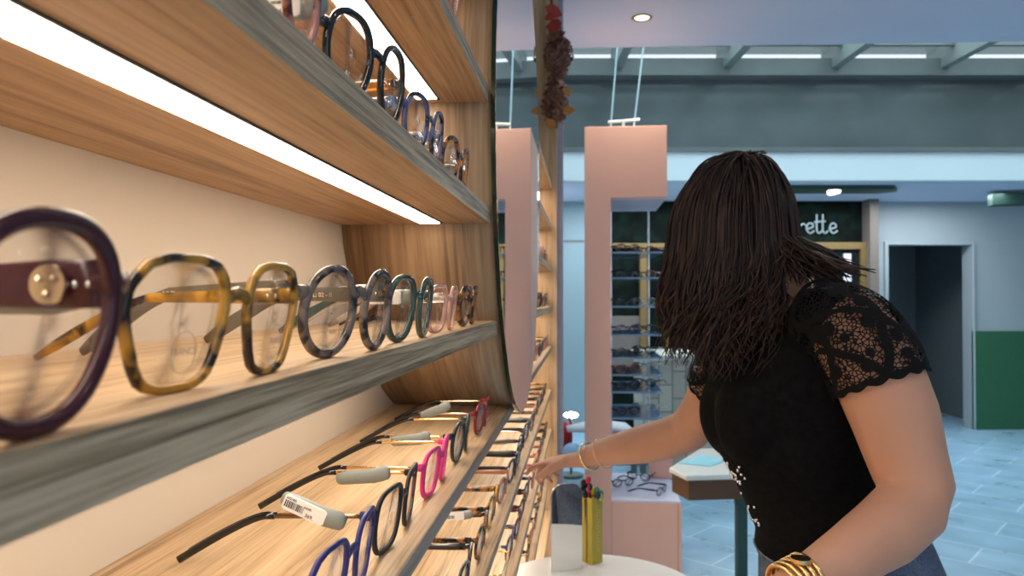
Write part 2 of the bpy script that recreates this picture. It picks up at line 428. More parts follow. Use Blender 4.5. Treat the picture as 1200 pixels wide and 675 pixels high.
mb.box((ux0-w, D-.02, FZ), (ux0, D, zt+w), F); mb.box((ux1, D-.035, FZ), (ux1+w*.6, D, zt+w), F); mb.box((ux0, D-.02, zt), (ux1, D, zt+w), F)
struct(mb, 'door_1', 'grey_wall', 'white frame of the dark doorway', bev=.004)
mb = MB(); mb.box((ux0-.02, D+1.6, FZ), (ux1+.5, D+1.7, 1.0), F); mb.box((ux0-.06, D+.15, FZ), (ux0, D+1.7, 1.0), F); mb.box((ux1+.3, D+.15, FZ), (ux1+.36, D+1.7, 1.0), F)
mb.box((ux0-.06, D+.15, zt+.1), (ux1+.4, D+1.7, zt+.2), F)
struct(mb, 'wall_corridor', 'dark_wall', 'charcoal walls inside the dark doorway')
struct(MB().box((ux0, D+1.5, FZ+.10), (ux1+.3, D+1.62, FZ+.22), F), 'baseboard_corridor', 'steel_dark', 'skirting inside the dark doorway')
# fascia, far ceiling, bulkhead and glass roof of the atrium
DF = 6.2
fb, ft, bt = Z(211, DF), Z(175, DF), Z(92, DF)
struct(MB().box((-.6, DF, fb), (6.6, DF+.12, ft), F), 'trim_3', 'fascia', 'bright pale blue fascia band across the mall')
struct(MB().box((-.6, DF+.1, fb), (6.6, D+.2, fb+.06), F), 'ceiling_far', 'ceil', 'lower ceiling behind the pale fascia')
struct(MB().box((-.6, DF+.02, ft), (6.6, DF+.1, bt), F), 'window_1', 'darkglass', 'dark reflecting glass band above the fascia')
mb = MB(); mb.box((-.6, DF-.12, bt), (6.6, DF+.12, bt+.14), F); mb.box((-.6, DF-.03, ft-.02), (6.6, DF+.02, ft+.015), F)
struct(mb, 'trim_4', 'steel_dark', 'grey steel beam along the top of the dark glass')
RZ = bt+.16
for k in range(9):
    u = .876+.895*(k-2)
    zz = tag(MB().box((u-.035, 3.6, RZ-.10), (u+.035, DF+.1, RZ+.08), F).build('roof_beam', 'steel_mid'), 'grey steel roof beam number %s from the left under the glass roof' % ['one', 'two', 'three', 'four', 'five', 'six', 'seven', 'eight', 'nine'][k], 'beam', None, 'structure')
struct(MB().box((-1.2, 3.5, RZ+.08), (6.8, DF+.1, RZ+.10), F), 'window_2', 'pane', 'pale glass panes of the atrium roof')
mb = MB()
for dd in (4.4, 5.15, 5.9): mb.box((-1.2, dd-.02, RZ+.02), (6.8, dd+.02, RZ+.09), F)
struct(mb, 'trim_5', 'steel_dark', 'thin cross bars of the glass roof')
# ---------------------------------------------------------------- downlights
def downlight(u, d, z, r, label, glow='lamp_warm', group=None):
    c = F(u, d, z)
    t = thing('ceiling_downlight', label, 'ceiling light', (c.x, c.y, c.z), group=group)
    mb = MB(); n = 28
    prof = [(r*.75, .0), (r*.78, -.004), (r, -.006), (r*1.12, -.002), (r*1.12, .0)]
    mb.rings([[Vector((c.x+p[0]*math.cos(2*PI*i/n), c.y+p[0]*math.sin(2*PI*i/n), c.z+p[1])) for i in range(n)] for p in prof], cap=False)
    mb.build('trim_ring', 'lamp_trim', t, smooth=True)
    mb = MB(); mb.ell((c.x, c.y, c.z+.001), (r*.74, r*.74, .008), 20, 8); mb.build('bulb', glow, t, smooth=True)
    return t
downlight(U(753, 3.57), 3.57, CZ-.001, .045, 'round recessed ceiling light glowing above the pink display')
# ceiling track of the far shop
t = thing('ceiling_light_track', 'dark green light track under the far ceiling near the shop sign', 'light track', tuple(F(U(980, 6.6), 6.6, fb)))
c0, c1 = U(915, 6.7), U(1040, 6.7)
mb = MB(); mb.prism([(c0-.5, 6.45), (c1-.06, 6.45), (c1+.04, 6.6), (c1-.06, 6.72), (c0-.5, 6.72)], fb-.04, fb-.0005, F); mb.build('track', 'green_metal', t)
for px in (918, 978):
    u = U(px, 6.55); mb = MB(); c = F(u, 6.55, fb-.045); mb.ell(c, (.055, .055, .02), 20, 8); mb.build('bulb', 'lamp', t, smooth=True)
c = F(U(975, 6.95), 6.95, fb-.006); mb = MB(); mb.ell(c, (.035, .035, .012), 16, 8); mb.build('bulb', 'lamp', t, smooth=True)
c0 = U(1164, 6.8)
tag(MB().prism([(c0, 6.8), (c0+2.0, 6.3), (c0+2.05, 6.5), (c0+.05, 6.95)], Z(240, 6.8), Z(226, 6.8), F).build('ceiling_beam', 'green_metal', bev=.004), 'dark green beam at the right edge under the far ceiling', 'beam')

# ---------------------------------------------------------------- far shop front
o = F(U(860, D), D-.06, FZ)
t = thing('shop_front', 'dark green shop front with ochre frames and handwritten white sign behind the woman', 'shop front', tuple(o))
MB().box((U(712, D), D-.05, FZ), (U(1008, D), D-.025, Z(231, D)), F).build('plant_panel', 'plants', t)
mb = MB(); mb.box((U(1008, D), D-.22, FZ), (U(1018, D), D-.02, Z(229, D)), F).build('side_post', 'taupe', t)
mb = MB()
mb.box((U(945, D), D-.14, Z(293, D)), (U(1014, D), D-.05, Z(285, D)), F); mb.box((U(1002, D), D-.14, FZ), (U(1014, D), D-.05, Z(292, D)), F)
mb.box((U(940, D), D-.14, FZ), (U(948, D), D-.05, Z(285, D)), F); mb.build('door_frame', 'ochre', t, bev=.004)
MB().box((U(948, D), D-.10, FZ), (U(1003, D), D-.08, Z(292, D)), F).build('door_glass', 'blackglass', t)
MB().box((U(983, D), D-.13, Z(330, D)), (U(991, D), D-.105, Z(298, D)), F).build('notice', 'whitecloth', t)
for px in (748, 776): MB().box((U(px, D), D-.12, FZ), (U(px+8, D), D-.05, Z(287, D)), F).build('window_post', 'ochre', t, bev=.004)
MB().box((U(716, D), D-.13, Z(291, D)), (U(800, D), D-.05, Z(286, D)), F).build('window_head', 'ochre', t, bev=.004)
MB().box((U(716, D), D-.09, Z(430, D)), (U(748, D), D-.06, Z(370, D)), F).build('window_blind', 'taupe', t)
# handwritten sign: thin tube strokes of the letters
def stroke(pts, ox, mb):
    P = []
    for i in range(len(pts)-1):
        p0 = pts[max(i-1, 0)]; p1 = pts[i]; p2 = pts[i+1]; p3 = pts[min(i+2, len(pts)-1)]
        for q in range(6):
            s_ = q/6
            f = lambda k: .5*(2*p1[k]+(p2[k]-p0[k])*s_+(2*p0[k]-5*p1[k]+4*p2[k]-p3[k])*s_*s_+(3*p1[k]-p0[k]-3*p2[k]+p3[k])*s_**3)
            P.append((f(0), f(1)))
    P.append(pts[-1])
    mb.tube([F(U(ox+x, D), D-.075, Z(274-y, D)) for x, y in P], .009, 6)
mb = MB()
stroke([(0, 11), (0, 4), (3, 0), (7, 3), (8, 11), (8, 2), (10, 0)], 918, mb)
stroke([(0, 10), (0, 0), (1, 7), (5, 11), (8, 9)], 933, mb)
stroke([(0, 5), (7, 7), (7, 11), (2, 11), (0, 5), (4, 0), (9, 3)], 942, mb)
stroke([(0, 22), (0, 4), (3, 0), (6, 3)], 954, mb); stroke([(-3, 13), (10, 14)], 954, mb)
stroke([(0, 22), (0, 4), (3, 0), (6, 3)], 961, mb)
stroke([(0, 5), (7, 7), (6, 11), (2, 11), (0, 5), (4, 0), (9, 3)], 969, mb)
tag(mb.build('sign_lettering', 'cable', t), 'white handwritten lettering')
# tiled counter
d = 5.5
t = thing('tiled_counter', 'counter clad in beige stacked tiles left of the woman behind the pink display', 'counter', tuple(F(U(840, d), d+.3, FZ)))
MB().box((U(758, d), d, FZ), (U(960, d), d+.6, Z(421, d)), F).build('body', 'tile', t)
MB().box((U(753, d), d-.04, Z(422, d)), (U(963, d), d+.64, Z(416, d)), F).build('counter_top', 'counter_top', t, bev=.005)

# things seen behind the left post of the pink display
d = 5.0
t = thing('low_bench', 'dark low bench behind the pink display holding red and white bags', 'bench', tuple(F(U(705, d), d+.2, FZ)))
MB().box((U(640, d), d, Z(540, d)-.03), (U(760, d), d+.5, Z(540, d)), F).build('seat', 'dark_wall', t, bev=.006)
for u in (U(645, d), U(755, d)):
    for dd in (d+.04, d+.42): MB().box((u-.02, dd, FZ), (u+.02, dd+.04, Z(540, d)-.03), F).build('leg', 'dark_wall', t)
mb = MB(); mb.ell(F(U(664, d), d+.25, Z(540, d)+.113), (.06, .10, .115), 16, 10); mb.tube([F(U(655, d), d+.2, Z(502, d)), F(U(660, d), d+.2, Z(488, d)), F(U(668, d), d+.2, Z(488, d)), F(U(672, d), d+.2, Z(504, d))], .008)
tag(mb.build('shopping_bag', 'redcloth', smooth=True), 'bright red bag on the bench left of the pink post', 'bag')
mb = MB(); mb.tube([F(U(x, d), d+.13, Z(y, d)) for x, y in ((666, 506), (690, 504), (715, 503), (735, 506), (752, 515))], [(.02, .05), (.035, .1), (.035, .12), (.04, .12), (.015, .05)], 12)
tag(mb.build('folded_blanket', 'whitecloth', smooth=True), 'white folded blanket lying across the bench behind the pink post', 'blanket')
mb = MB(); mb.tube([F(U(x, d), d+.02, Z(y, d)) for x, y in ((712, 512), (728, 510), (744, 518))], [(.015, .03), (.02, .05), (.012, .04)], 12)
tag(mb.build('scarf', 'pinkcloth', smooth=True), 'magenta scarf on the white blanket right of the pink post', 'scarf')
mb = MB(); mb.ell(F(U(671, d), d+.065, Z(540, d)+.056), (.06, .04, .056), 14, 8)
tag(mb.build('plastic_pouch', 'palebluebag', smooth=True), 'pale blue glossy pouch in front of the red bag', 'pouch')
t = thing('table_lamp', 'small lamp with a glowing pale oval shade left of the pink post', 'lamp', tuple(F(U(669, d+.6), d+.6, FZ)))
mb = MB(); c = F(U(669, d+.6), d+.6, Z(486, d+.6)); mb.ell(c, (.055, .055, .022), 18, 8); mb.build('lamp_shade', 'lamp', t, smooth=True)
mb = MB(); mb.tube([c, (c.x, c.y, FZ)], .01); mb.cyl((c.x, c.y), .09, FZ, FZ+.02); mb.build('pole', 'dark_wall', t)

# ---------------------------------------------------------------- polygon desk behind the woman
t = thing('polygon_desk', 'white topped desk with brown apron and dark teal legs behind the woman', 'desk', tuple(F(.85, 2.72, FZ)))
pz = -.6
poly = [(.553, 2.62), (.585, 2.50), (1.15, 2.56), (1.3, 2.76), (1.2, 2.98), (.745, 2.95)]
MB().prism(poly, pz-.018, pz, F).build('table_top', 'desk_top', t, bev=.004)
cx = sum(p[0] for p in poly)/6; cy = sum(p[1] for p in poly)/6
ap = [(cx+(x-cx)*.97, cy+(y-cy)*.97) for x, y in poly]
MB().prism(ap, pz-.085, pz-.0185, F).build('apron', 'brown', t)
for u, dd in ((.79, 2.57), (1.13, 2.62), (.98, 2.90), (1.16, 2.9)): MB().box((u-.017, dd-.017, FZ), (u+.017, dd+.017, pz-.085), F).build('leg', 'teal_leg', t)
MB().box((.77, 2.56, pz-.115), (1.15, 2.585, pz-.0855), F).build('rail', 'teal_leg', t)
tag(MB().prism([(.60, 2.68), (.70, 2.63), (.80, 2.74), (.72, 2.82)], pz, pz+.003, F).build('paper_sheet', 'paper'), 'light blue sheet lying on the white desk', 'paper')

# ================================================================ WALL SHELVING
AX = -.145; BX = -.385
DC = (1.65, .29); DR = .535   # drum centre (y, z) and radius
unit = thing('eyewear_display_shelving', 'long oak wall shelving with lit shelves full of glasses', 'shelving', (-.27, 1.2, FZ))
MB().box((BX-.02, -.7, FZ), (BX, 3.34, CZ-.005)).build('back_panel', 'beige', unit)
MB().box((BX, -.66, FZ), (AX, -.62, CZ-.005)).build('side_panel', 'oak_side', unit)
MB().box((BX, 3.30, FZ), (-.122, 3.34, CZ-.005)).build('side_panel', 'oak_side', unit)
tag(MB().box((BX, 3.3405, FZ), (-.095, 3.36, CZ-.005)).build('edge_strip', 'white_metal', unit), 'lilac grey metal strip')
def ydrum(z, sgn):
    dz = abs(z-DC[1])
    if dz >= DR: return None
    return DC[0] + sgn*math.sqrt(DR*DR-dz*dz)
def shelf(ztop, th, y0, y1, edge='edge', led=True, x1=AX):
    s = MB().box((BX, y0, ztop-th), (x1-.0015, y1, ztop)).build('shelf', 'oak', unit)
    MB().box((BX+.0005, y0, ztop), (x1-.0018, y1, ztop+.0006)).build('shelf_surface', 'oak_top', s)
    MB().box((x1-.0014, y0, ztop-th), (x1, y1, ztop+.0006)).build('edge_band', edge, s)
    if led:
        MB().box((-.2480, y0+.03, ztop-th-.0022), (-.2180, y1-.03, ztop-th-.0004)).build('led_strip', 'led', s)
        MB().box((-.2175, y0+.02, ztop-th-.0014), (-.2150, y1-.02, ztop-th-.0002)).build('led_groove', 'groove', s)
    return s
UP = (.318, .136, -.040); THK = .0225
for z in (.50,)+UP:
    shelf(z, THK, -.62, ydrum(z-.01, -1)-.004)
    shelf(z, THK, ydrum(z-.01, 1)+.004, 3.30)
Z1, Z2, Z3, Z4, Z5 = -.218, -.41, -.585, -.76, -.94
shelf(Z1, .016, -.62, 3.30, 'edge_dark')
for z in (Z2, Z3, Z4, Z5): shelf(z, .012, -.62, 3.30, 'edge_dark')
# base cabinet plinth under the lowest shelf
MB().box((BX, -.62, FZ), (AX-.01, 3.30, -1.15)).build('plinth', 'oak_side', unit)

# round mirror on a wooden drum
mir = thing('round_wall_mirror', 'large round mirror on an oak drum set into the shelving', 'mirror', (-.14, DC[0], DC[1]))
n = 96
def circ(r, x, k): return [Vector((x, DC[0]+r*math.cos(2*PI*i/k), DC[1]+r*math.sin(2*PI*i/k))) for i in range(k)]
MB_ = MB(); MB_.rings([circ(DR, BX+.002, n), circ(DR, -.141, n), circ(DR-.018, -.141, n), circ(DR-.018, BX+.002, n)], closed=True); MB_.build('wooden_drum', 'oak_drum', mir, smooth=False)
for p in mir.children[0].data.polygons: p.use_smooth = True
MR = DR+.006
MB_ = MB(); MB_.rings([circ(MR, -.1405, n), circ(MR, -.1345, n)]); MB_.build('mirror_edge', 'mirror_edge', mir)
MB_ = MB(); MB_.rings([circ(MR-.002, -.1340, n), circ(MR-.002, -.1332, n)]); MB_.build('mirror_glass', 'mirror', mir)

# ---------------------------------------------------------------- glasses
def superell(w, h, nx, drop=0, wt=1.0):
    P = []
    for i in range(48):
        a = 2*PI*i/48; c, s = math.cos(a), math.sin(a)
        x = math.copysign(abs(c)**(2/nx), c); y = math.copysign(abs(s)**(2/nx), s)
        if y < 0: x *= 1-drop*(-y)
        P.append((x, y))
    return P
def chaik(P, it=2, n=48):
    for _ in range(it):
        Q = []
        for i in range(len(P)):
            a, b = P[i], P[(i+1) % len(P)]
            Q += [(.78*a[0]+.22*b[0], .78*a[1]+.22*b[1]), (.22*a[0]+.78*b[0], .22*a[1]+.78*b[1])]
        P = Q
    Ls = [0]
    for i in range(len(P)): Ls.append(Ls[-1]+math.dist(P[i], P[(i+1) % len(P)]))
    out = []; j = 0
    for k in range(n):
        t = Ls[-1]*k/n
        while Ls[j+1] < t: j += 1
        f = (t-Ls[j])/(Ls[j+1]-Ls[j]); a, b = P[j], P[(j+1) % len(P)]
        out.append((a[0]+(b[0]-a[0])*f, a[1]+(b[1]-a[1])*f))
    mx = max(abs(p[0]) for p in out); my = max(p[1] for p in out); mn = min(p[1] for p in out)
    return [(p[0]/mx, (p[1]-(my+mn)/2)/((my-mn)/2)) for p in out]
# x>0 is the outer (temple) side
SHAPE = {
 'round': superell(1, 1, 2.05), 'panto': superell(1, 1, 2.5, .16), 'square': superell(1, 1, 3.6, .14), 'oval': superell(1, 1, 2.2, .05),
 'hex': chaik([(.58, 1), (1, .50), (.96, .05), (.68, -.82), (.40, -1), (-.40, -1), (-.70, -.82), (-.97, .10), (-.90, .72), (-.56, 1)], 1),
 'octagon': chaik([(.45, 1), (.95, .5), (1, -.2), (.6, -.95), (-.4, -1), (-.9, -.6), (-1, .3), (-.6, .95)], 1),
 'cateye': chaik([(1.06, .95), (.98, .2), (.62, -.85), (0, -1), (-.62, -.88), (-.95, -.2), (-.9, .5), (-.4, .78)], 2),
 'aviator': chaik([(.9, 1), (1, .4), (.75, -.6), (.2, -1), (-.4, -.9), (-.85, -.2), (-.85, .7), (-.5, .95)], 2),
 'square_l': superell(1, 1, 4.5, .06),
}
def make_glasses(label, pos, shape='round', W=.142, h=.05, rim=.0045, dep=.0045, front='black', temple=None, metal=False, tip=None,
                 tagged=None, yaw=0, group=None, detail=2, lens='lens', prints=None, hinge_z=.70, face=PI/2, tilt=.12, cat='glasses', gap=.017, mt=None, drop=True, tsize=1.0):
    """local x along the front, y towards the temples, z up from what it stands on"""
    temple = temple or front
    mt = metal if mt is None else mt
    if abs(face-PI/2) < 1e-6: pos = (pos[0]+.009, pos[1], pos[2])   # pos is where the lower rims rest
    t = thing('eyeglasses', label, cat, pos, face+yaw, group)
    lw = (W-gap-.010)/2                      # outer lens width
    outl = SHAPE[shape]
    def warp(x, y, z): return Vector((x, y+(2*x/W)**2*.007+(h-z)*tilt, z))
    hz = h*hinge_z
    fb_ = MB(); cxs = (-(gap+lw)/2, (gap+lw)/2)
    inner = []
    for sg, cx in ((-1, cxs[0]), (1, cxs[1])):
        pts = [Vector((cx+sg*p[0]*(lw/2-rim), 0, h/2+p[1]*(h/2-rim))) for p in outl]
        if sg < 0: pts = list(reversed(pts))
        k = len(pts); rings = []
        for i in range(k):
            tn = (pts[(i+1) % k]-pts[i-1]).normalized(); nr = Vector((tn.z, 0, -tn.x))
            if nr.dot(pts[i]-Vector((cx, 0, h/2))) < 0: nr = -nr
            ring = []
            prof = [(0, -.28), (.25, -.5), (.75, -.5), (1, -.25), (1, .25), (.75, .5), (.25, .5), (0, .28)]
            if metal: prof = [(0, 0), (.3, -.4), (.7, -.4), (1, 0), (.7, .4), (.3, .4)]
            for a, b in prof:
                q = pts[i]+nr*(a*rim); ring.append(warp(q.x, b*dep, q.z))
            rings.append(ring)
        fb_.rings(rings, closed=True)
        inner.append(pts)
    # bridge
    bz = h*.66; hw = gap/2+rim*.9; br = rim*.62 if not metal else .0011
    fb_.tube([warp(x, 0, bz+.0035*math.cos(x/hw*PI/2)) for x in (-hw, -hw*.5, 0, hw*.5, hw)], [(br*1.35 if not metal else br, dep*.42 if not metal else br)]*5, 8, flat=(0, 0, 1))
    if metal and rim < .003:
        pass
    # end pieces
    ep = .0032 if not metal else .0014
    for sg in (-1, 1):
        xo = W/2-.002
        xin = sg*(gap/2+lw-rim*1.2)
        p = warp(xin, 0, hz); q = warp(sg*xo, .001, hz+.0008); r_ = q+Vector((0, .010, 0))
        fb_.tube([p, p.lerp(q, .6), q, q+Vector((sg*.0006, .004, 0)), r_], [(ep*1.5, dep*.45), (ep*1.4, dep*.5), (ep*1.3, dep*.5), (ep*1.2, .0022), (ep, .0018)], 8, flat=(0, 0, 1))
    fo = fb_.build('front_frame', front, t, smooth=True, world=False)
    if not metal or dep > .003:
        pass
    # lenses
    for li, pts in enumerate(inner):
        c = sum(pts, Vector())/len(pts); mb = MB()
        rings = []
        for yy, ks in ((-.0009, (1.0, .66, .33, .04)), (.0009, (.04, .33, .66, 1.0))):
            for kk in ks:
                rings.append([warp(c.x+(p.x-c.x)*kk, yy-.0014*(1-kk*kk), c.z+(p.z-c.z)*kk) for p in pts])
        mb.rings(rings)
        lo = mb.build('lens', lens, t, smooth=True, world=False)
        if prints and detail > 1:
            # demo ring and word printed low on the lens
            r = h*.13; cc = (c.x, c.z-h*.22)
            m2 = MB(); m2.tube([warp(cc[0]+r*math.cos(a), -.0032, cc[1]+r*1.15*math.sin(a)) for a in [2*PI*i/28 for i in range(28)]], .00018, 5, closed=True)
            tb = text_bm(prints, h*.075, lambda x, y, z: warp(cc[0]+x, -.0033-z, cc[1]-h*.02+y), align='CENTER', depth=.00005)
            me = bpy.data.meshes.new('x'); tb.bm.to_mesh(me); m2.bm.from_mesh(me); tb.bm.free(); bpy.data.meshes.remove(me)
            m2.build('lens_print', 'lens_print', lo, world=False)
    # temples
    TL = .164
    for sg in (-1, 1):
        y0 = .0225*0+warp(W/2, 0, hz).y+.006; x0 = sg*(W/2-.0008)
        bend = TL*.60
        path = []; rad = []
        for i in range(9):
            s_ = i/8; path.append(Vector((x0-sg*.003*s_, y0+(bend-y0)*s_, hz+.0005-.0015*s_)))
        end = Vector((x0-sg*.009, TL+.004, .0036)) if drop else Vector((x0-sg*.009, TL, hz-.01))
        a = path[-1]; m_ = Vector((a.x-sg*.001, a.y+.016, a.z-.002))
        tipp = []
        for i in range(1, 9):
            s_ = i/8; tipp.append(a*(1-s_)**2+m_*2*s_*(1-s_)+end*s_*s_)
        if mt:
            mb = MB(); mb.tube(path, [(.0016, .0007)]*len(path), 6, flat=(0, 0, 1)); tp = mb.build('temple', temple, t, smooth=True, world=False)
            ex = [path[-1]]+tipp; rr = [(.0024, .0014)]+[(.0024+.0008*math.sin(PI*.5*i/8), .0015) for i in range(1, 9)]
            ex = [path[-2].lerp(path[-1], .2)]+ex; rr = [(.0022, .0013)]+rr
            mb = MB(); mb.tube(ex, rr, 10, flat=(0, 0, 1)); mb.build('temple_tip', tip or 'black', tp, smooth=True, world=False)
        else:
            hh = .0052*tsize
            rr = [(hh, .0017)]*2+[(hh*(1-.06*i), .0018) for i in range(7)]
            ex = path+tipp; rr += [(hh*.58, .0019), (hh*.6, .002), (hh*.62, .002), (hh*.7, .002), (hh*.8, .002), (hh*.85, .002), (hh*.8, .0019), (hh*.45, .0015)]
            mb = MB(); mb.tube(ex, rr, 12, flat=(0, 0, 1)); tp = mb.build('temple', temple, t, smooth=True, world=False)
            if detail > 1:
                mb = MB()
                for yy in (y0+.006, y0+.011): mb.ell((x0+sg*.0018, yy, hz), (.0008, .0013, .0013), 10, 6); mb.ell((x0-sg*.0018, yy, hz), (.0008, .0013, .0013), 10, 6)
                mb.build('hinge_pin', 'silver', tp, smooth=True, world=False)
        if tagged and tagged.get('side', 1) == sg:
            yc = tagged.get('y', .055); tl = tagged.get('len', .052); an = tagged.get('ang', -.3); zz = hz+tagged.get('dz', -.003)
            R = Matrix.Rotation(an, 4, 'X'); base = Vector((x0-sg*.002, yc, zz))
            def T(x, y, z): return base + R @ Vector((x, y, z))
            mb = MB()
            ys = [-.5, -.46, -.38, -.2, 0, .2, .4, .47, .5]
            rs = [(.004, .003), (.0066, .0042), (.0078, .005), (.0076, .005), (.0072, .0046), (.0070, .0045), (.0066, .0042), (.0056, .0036), (.0035, .002)]
            mb.rings([[T(b*math.cos(2*PI*i/14), y*tl, a*math.sin(2*PI*i/14)+(.0018 if y < -.3 else 0)) for i in range(14)] for y, (a, b) in zip(ys, rs)])
            tg = mb.build('security_tag', 'tag', t, smooth=True, world=False)
            if tagged.get('label', True):
                fx = -sg*.0050
                mb = MB(); pl = []
                for (ay, az) in ((.44, .0048), (.40, .0062), (-.18, .0062), (-.22, .0048), (-.22, -.0048), (-.18, -.0062), (.40, -.0062), (.44, -.0048)): pl.append((ay*tl, az))
                mb.rings([[T(fx*.7, y, z) for y, z in pl], [T(fx, y, z) for y, z in pl]]); lb = mb.build('price_label', 'label', tg, world=False)
                mb = MB(); random.seed(5); y = .41*tl
                while y > .12*tl:
                    wd = random.choice((.00035, .0006, .0010)); mb.box((0, 0, 0), (1, 1, 1), fn=lambda a_, b_, c_: T(fx-sg*(.0001+.00015*a_), y-wd*b_, -.0036+.0056*c_)); y -= wd+random.choice((.0004, .0007))
                if detail > 1:
                    for txt, sz, yy, zz_ in (('369.', .0042, .07*tl, -.0048), ('NOIR', .0026, .12*tl, .0012), ('A721402', .0024, .41*tl, .0030)):
                        tb = text_bm(txt, sz, lambda x, y_, z: T(fx-sg*(.00015+z), yy-x, zz_+y_), bold=.00008, depth=.00005)
                        me = bpy.data.meshes.new('x'); tb.bm.to_mesh(me); mb.bm.from_mesh(me); tb.bm.free(); bpy.data.meshes.remove(me)
                mb.build('barcode', 'ink', lb, world=False)
    return t

e = .0006
# --- middle shelf (z top UP[2])
z = UP[2]+e
g0 = make_glasses('large dark burgundy round glasses cropped at the left edge of the middle shelf', (-.155, .150, z), 'panto', .165, .064, .0056, .0058, 'burgundy', yaw=-.05, hinge_z=.68, tsize=1.6)
make_glasses('amber tortoise angular glasses second on the middle shelf', (-.166, .328, z), 'hex', .152, .057, .0038, .0046, 'tort_yellow', temple='tort_yellow', tagged=dict(side=-1, y=.045, ang=-.02, dz=.0), prints='FRANCE', yaw=-.07, gap=.014, tsize=.8)
g = make_glasses('grey mauve mottled round glasses between amber tortoise and smoky green pairs', (-.161, .50, z), 'round', .150, .060, .0052, .0055, 'tort_gray', temple='grey_temple', prints='RIVE', tsize=1.35, yaw=-.12, gap=.014)
make_glasses('smoky translucent green oval glasses on the middle shelf', (-.159, .668, z), 'panto', .146, .059, .0048, .0055, 'green_clear', prints='RIVE', tsize=1.1, tagged=dict(side=1, y=.05, ang=0, label=True), yaw=-.06)
make_glasses('slim blush pink transparent glasses second from the mirror on the middle shelf', (-.160, .828, z), 'square', .134, .053, .0038, .0045, 'pink_clear', temple='clear', prints='RIVE', yaw=-.05)
make_glasses('brown spotted tortoise glasses last before the mirror on the middle shelf', (-.161, 1.01, z), 'round', .146, .056, .0062, .006, 'tort_brown', prints=None)
for c in list(g0.children):
    if c.name.startswith('temple') and c.data.vertices[0].co.x > 0:
        mb = MB(); mb.tube([(.0785, .034, .0435), (.0765, .034, .0435)], .0066, 24); [mb.ell((.0763, .034+.0032*math.cos(q_), .0435+.0032*math.sin(q_)), .0014, 10, 6) for q_ in (.5, 2.6, 4.7)]; pq = mb.build('hinge_plaque', 'gold_pale', c, world=False)
# lettering on the mottled pair's temples
def temple_text(gl, txt, size, xx, y, z, sg, mat='print'):
    for c in gl.children:
        if c.name.startswith('temple') and (c.data.vertices[0].co.x > 0) == (sg > 0):
            tb = text_bm(txt, size, lambda x, y_, zz: Vector((xx-zz, y-x, z+y_)), depth=.00005, bold=.00005)
            tb.build('temple_print', mat, c, world=False); return
temple_text(g, 'ARENA C216', .0050, -.0768, .100, .0395, -1)
temple_text(g, 'COL: 02 - 0', .0050, .0698, .082, .0395, 1)
# --- upper shelf
z = UP[1]+e
make_glasses('rose tortoise round glasses nearest the camera on the upper shelf', (-.158, .358, z), 'round', .146, .056, .0042, .0048, 'tort_red', tagged=dict(side=1, y=.03, ang=.0))
make_glasses('glossy black glasses with amber temples on the upper shelf', (-.160, .537, z), 'panto', .150, .061, .0045, .005, 'black', temple='amber', yaw=-.12)
make_glasses('blue speckled tortoise glasses third along the upper shelf', (-.159, .725, z), 'panto', .144, .056, .0038, .0045, 'tort_blue', yaw=-.06)
make_glasses('brown and smoky clear glasses last before the mirror on the upper shelf', (-.160, .908, z), 'round', .146, .055, .0046, .005, 'tort_brown', temple='grey_temple', yaw=-.05)
z = UP[0]+e
make_glasses('thin brown glasses just visible on the topmost shelf by the mirror', (-.152, .80, z), 'cateye', .145, .056, .0026, .004, 'copper', yaw=-.05)
# --- first lower shelf
z = Z1+e+.0006
T1 = dict(side=1, y=.058, len=.056, ang=.40, dz=.004)
make_glasses('royal blue glasses with thin metal temples at the bottom of the lit lower shelf', (-.169, .509, z), 'hex', .152, .057, .0042, .004, 'blue', temple='gunmetal', mt=True, tagged=T1)
make_glasses('black square glasses with thin gold temples on the lit lower shelf', (-.170, .662, z), 'square', .152, .056, .0040, .004, 'matte_black', temple='gold', mt=True, tagged=dict(side=1, y=.062, len=.056, ang=-.1, dz=-.004, label=False))
make_glasses('hot pink square glasses on the lit lower shelf', (-.170, .836, z), 'square', .144, .053, .0050, .0045, 'pink_f', temple='gold', mt=True, tagged=None)
make_glasses('dark green glasses with gold temples just behind the hot pink pair', (-.169, 1.005, z), 'panto', .142, .054, .0042, .0045, 'green_f', temple='gold', mt=True, tagged=dict(side=-1, y=.062, len=.052, ang=-.1, dz=-.004), lens='lens_blue')
make_glasses('red glasses with silver temples under the round mirror', (-.168, 1.20, z), 'panto', .144, .053, .0042, .0045, 'red', temple='gold_pale', mt=True, tagged=dict(side=-1, y=.07, len=.05, ang=-.35, dz=.004), lens='lens_blue')

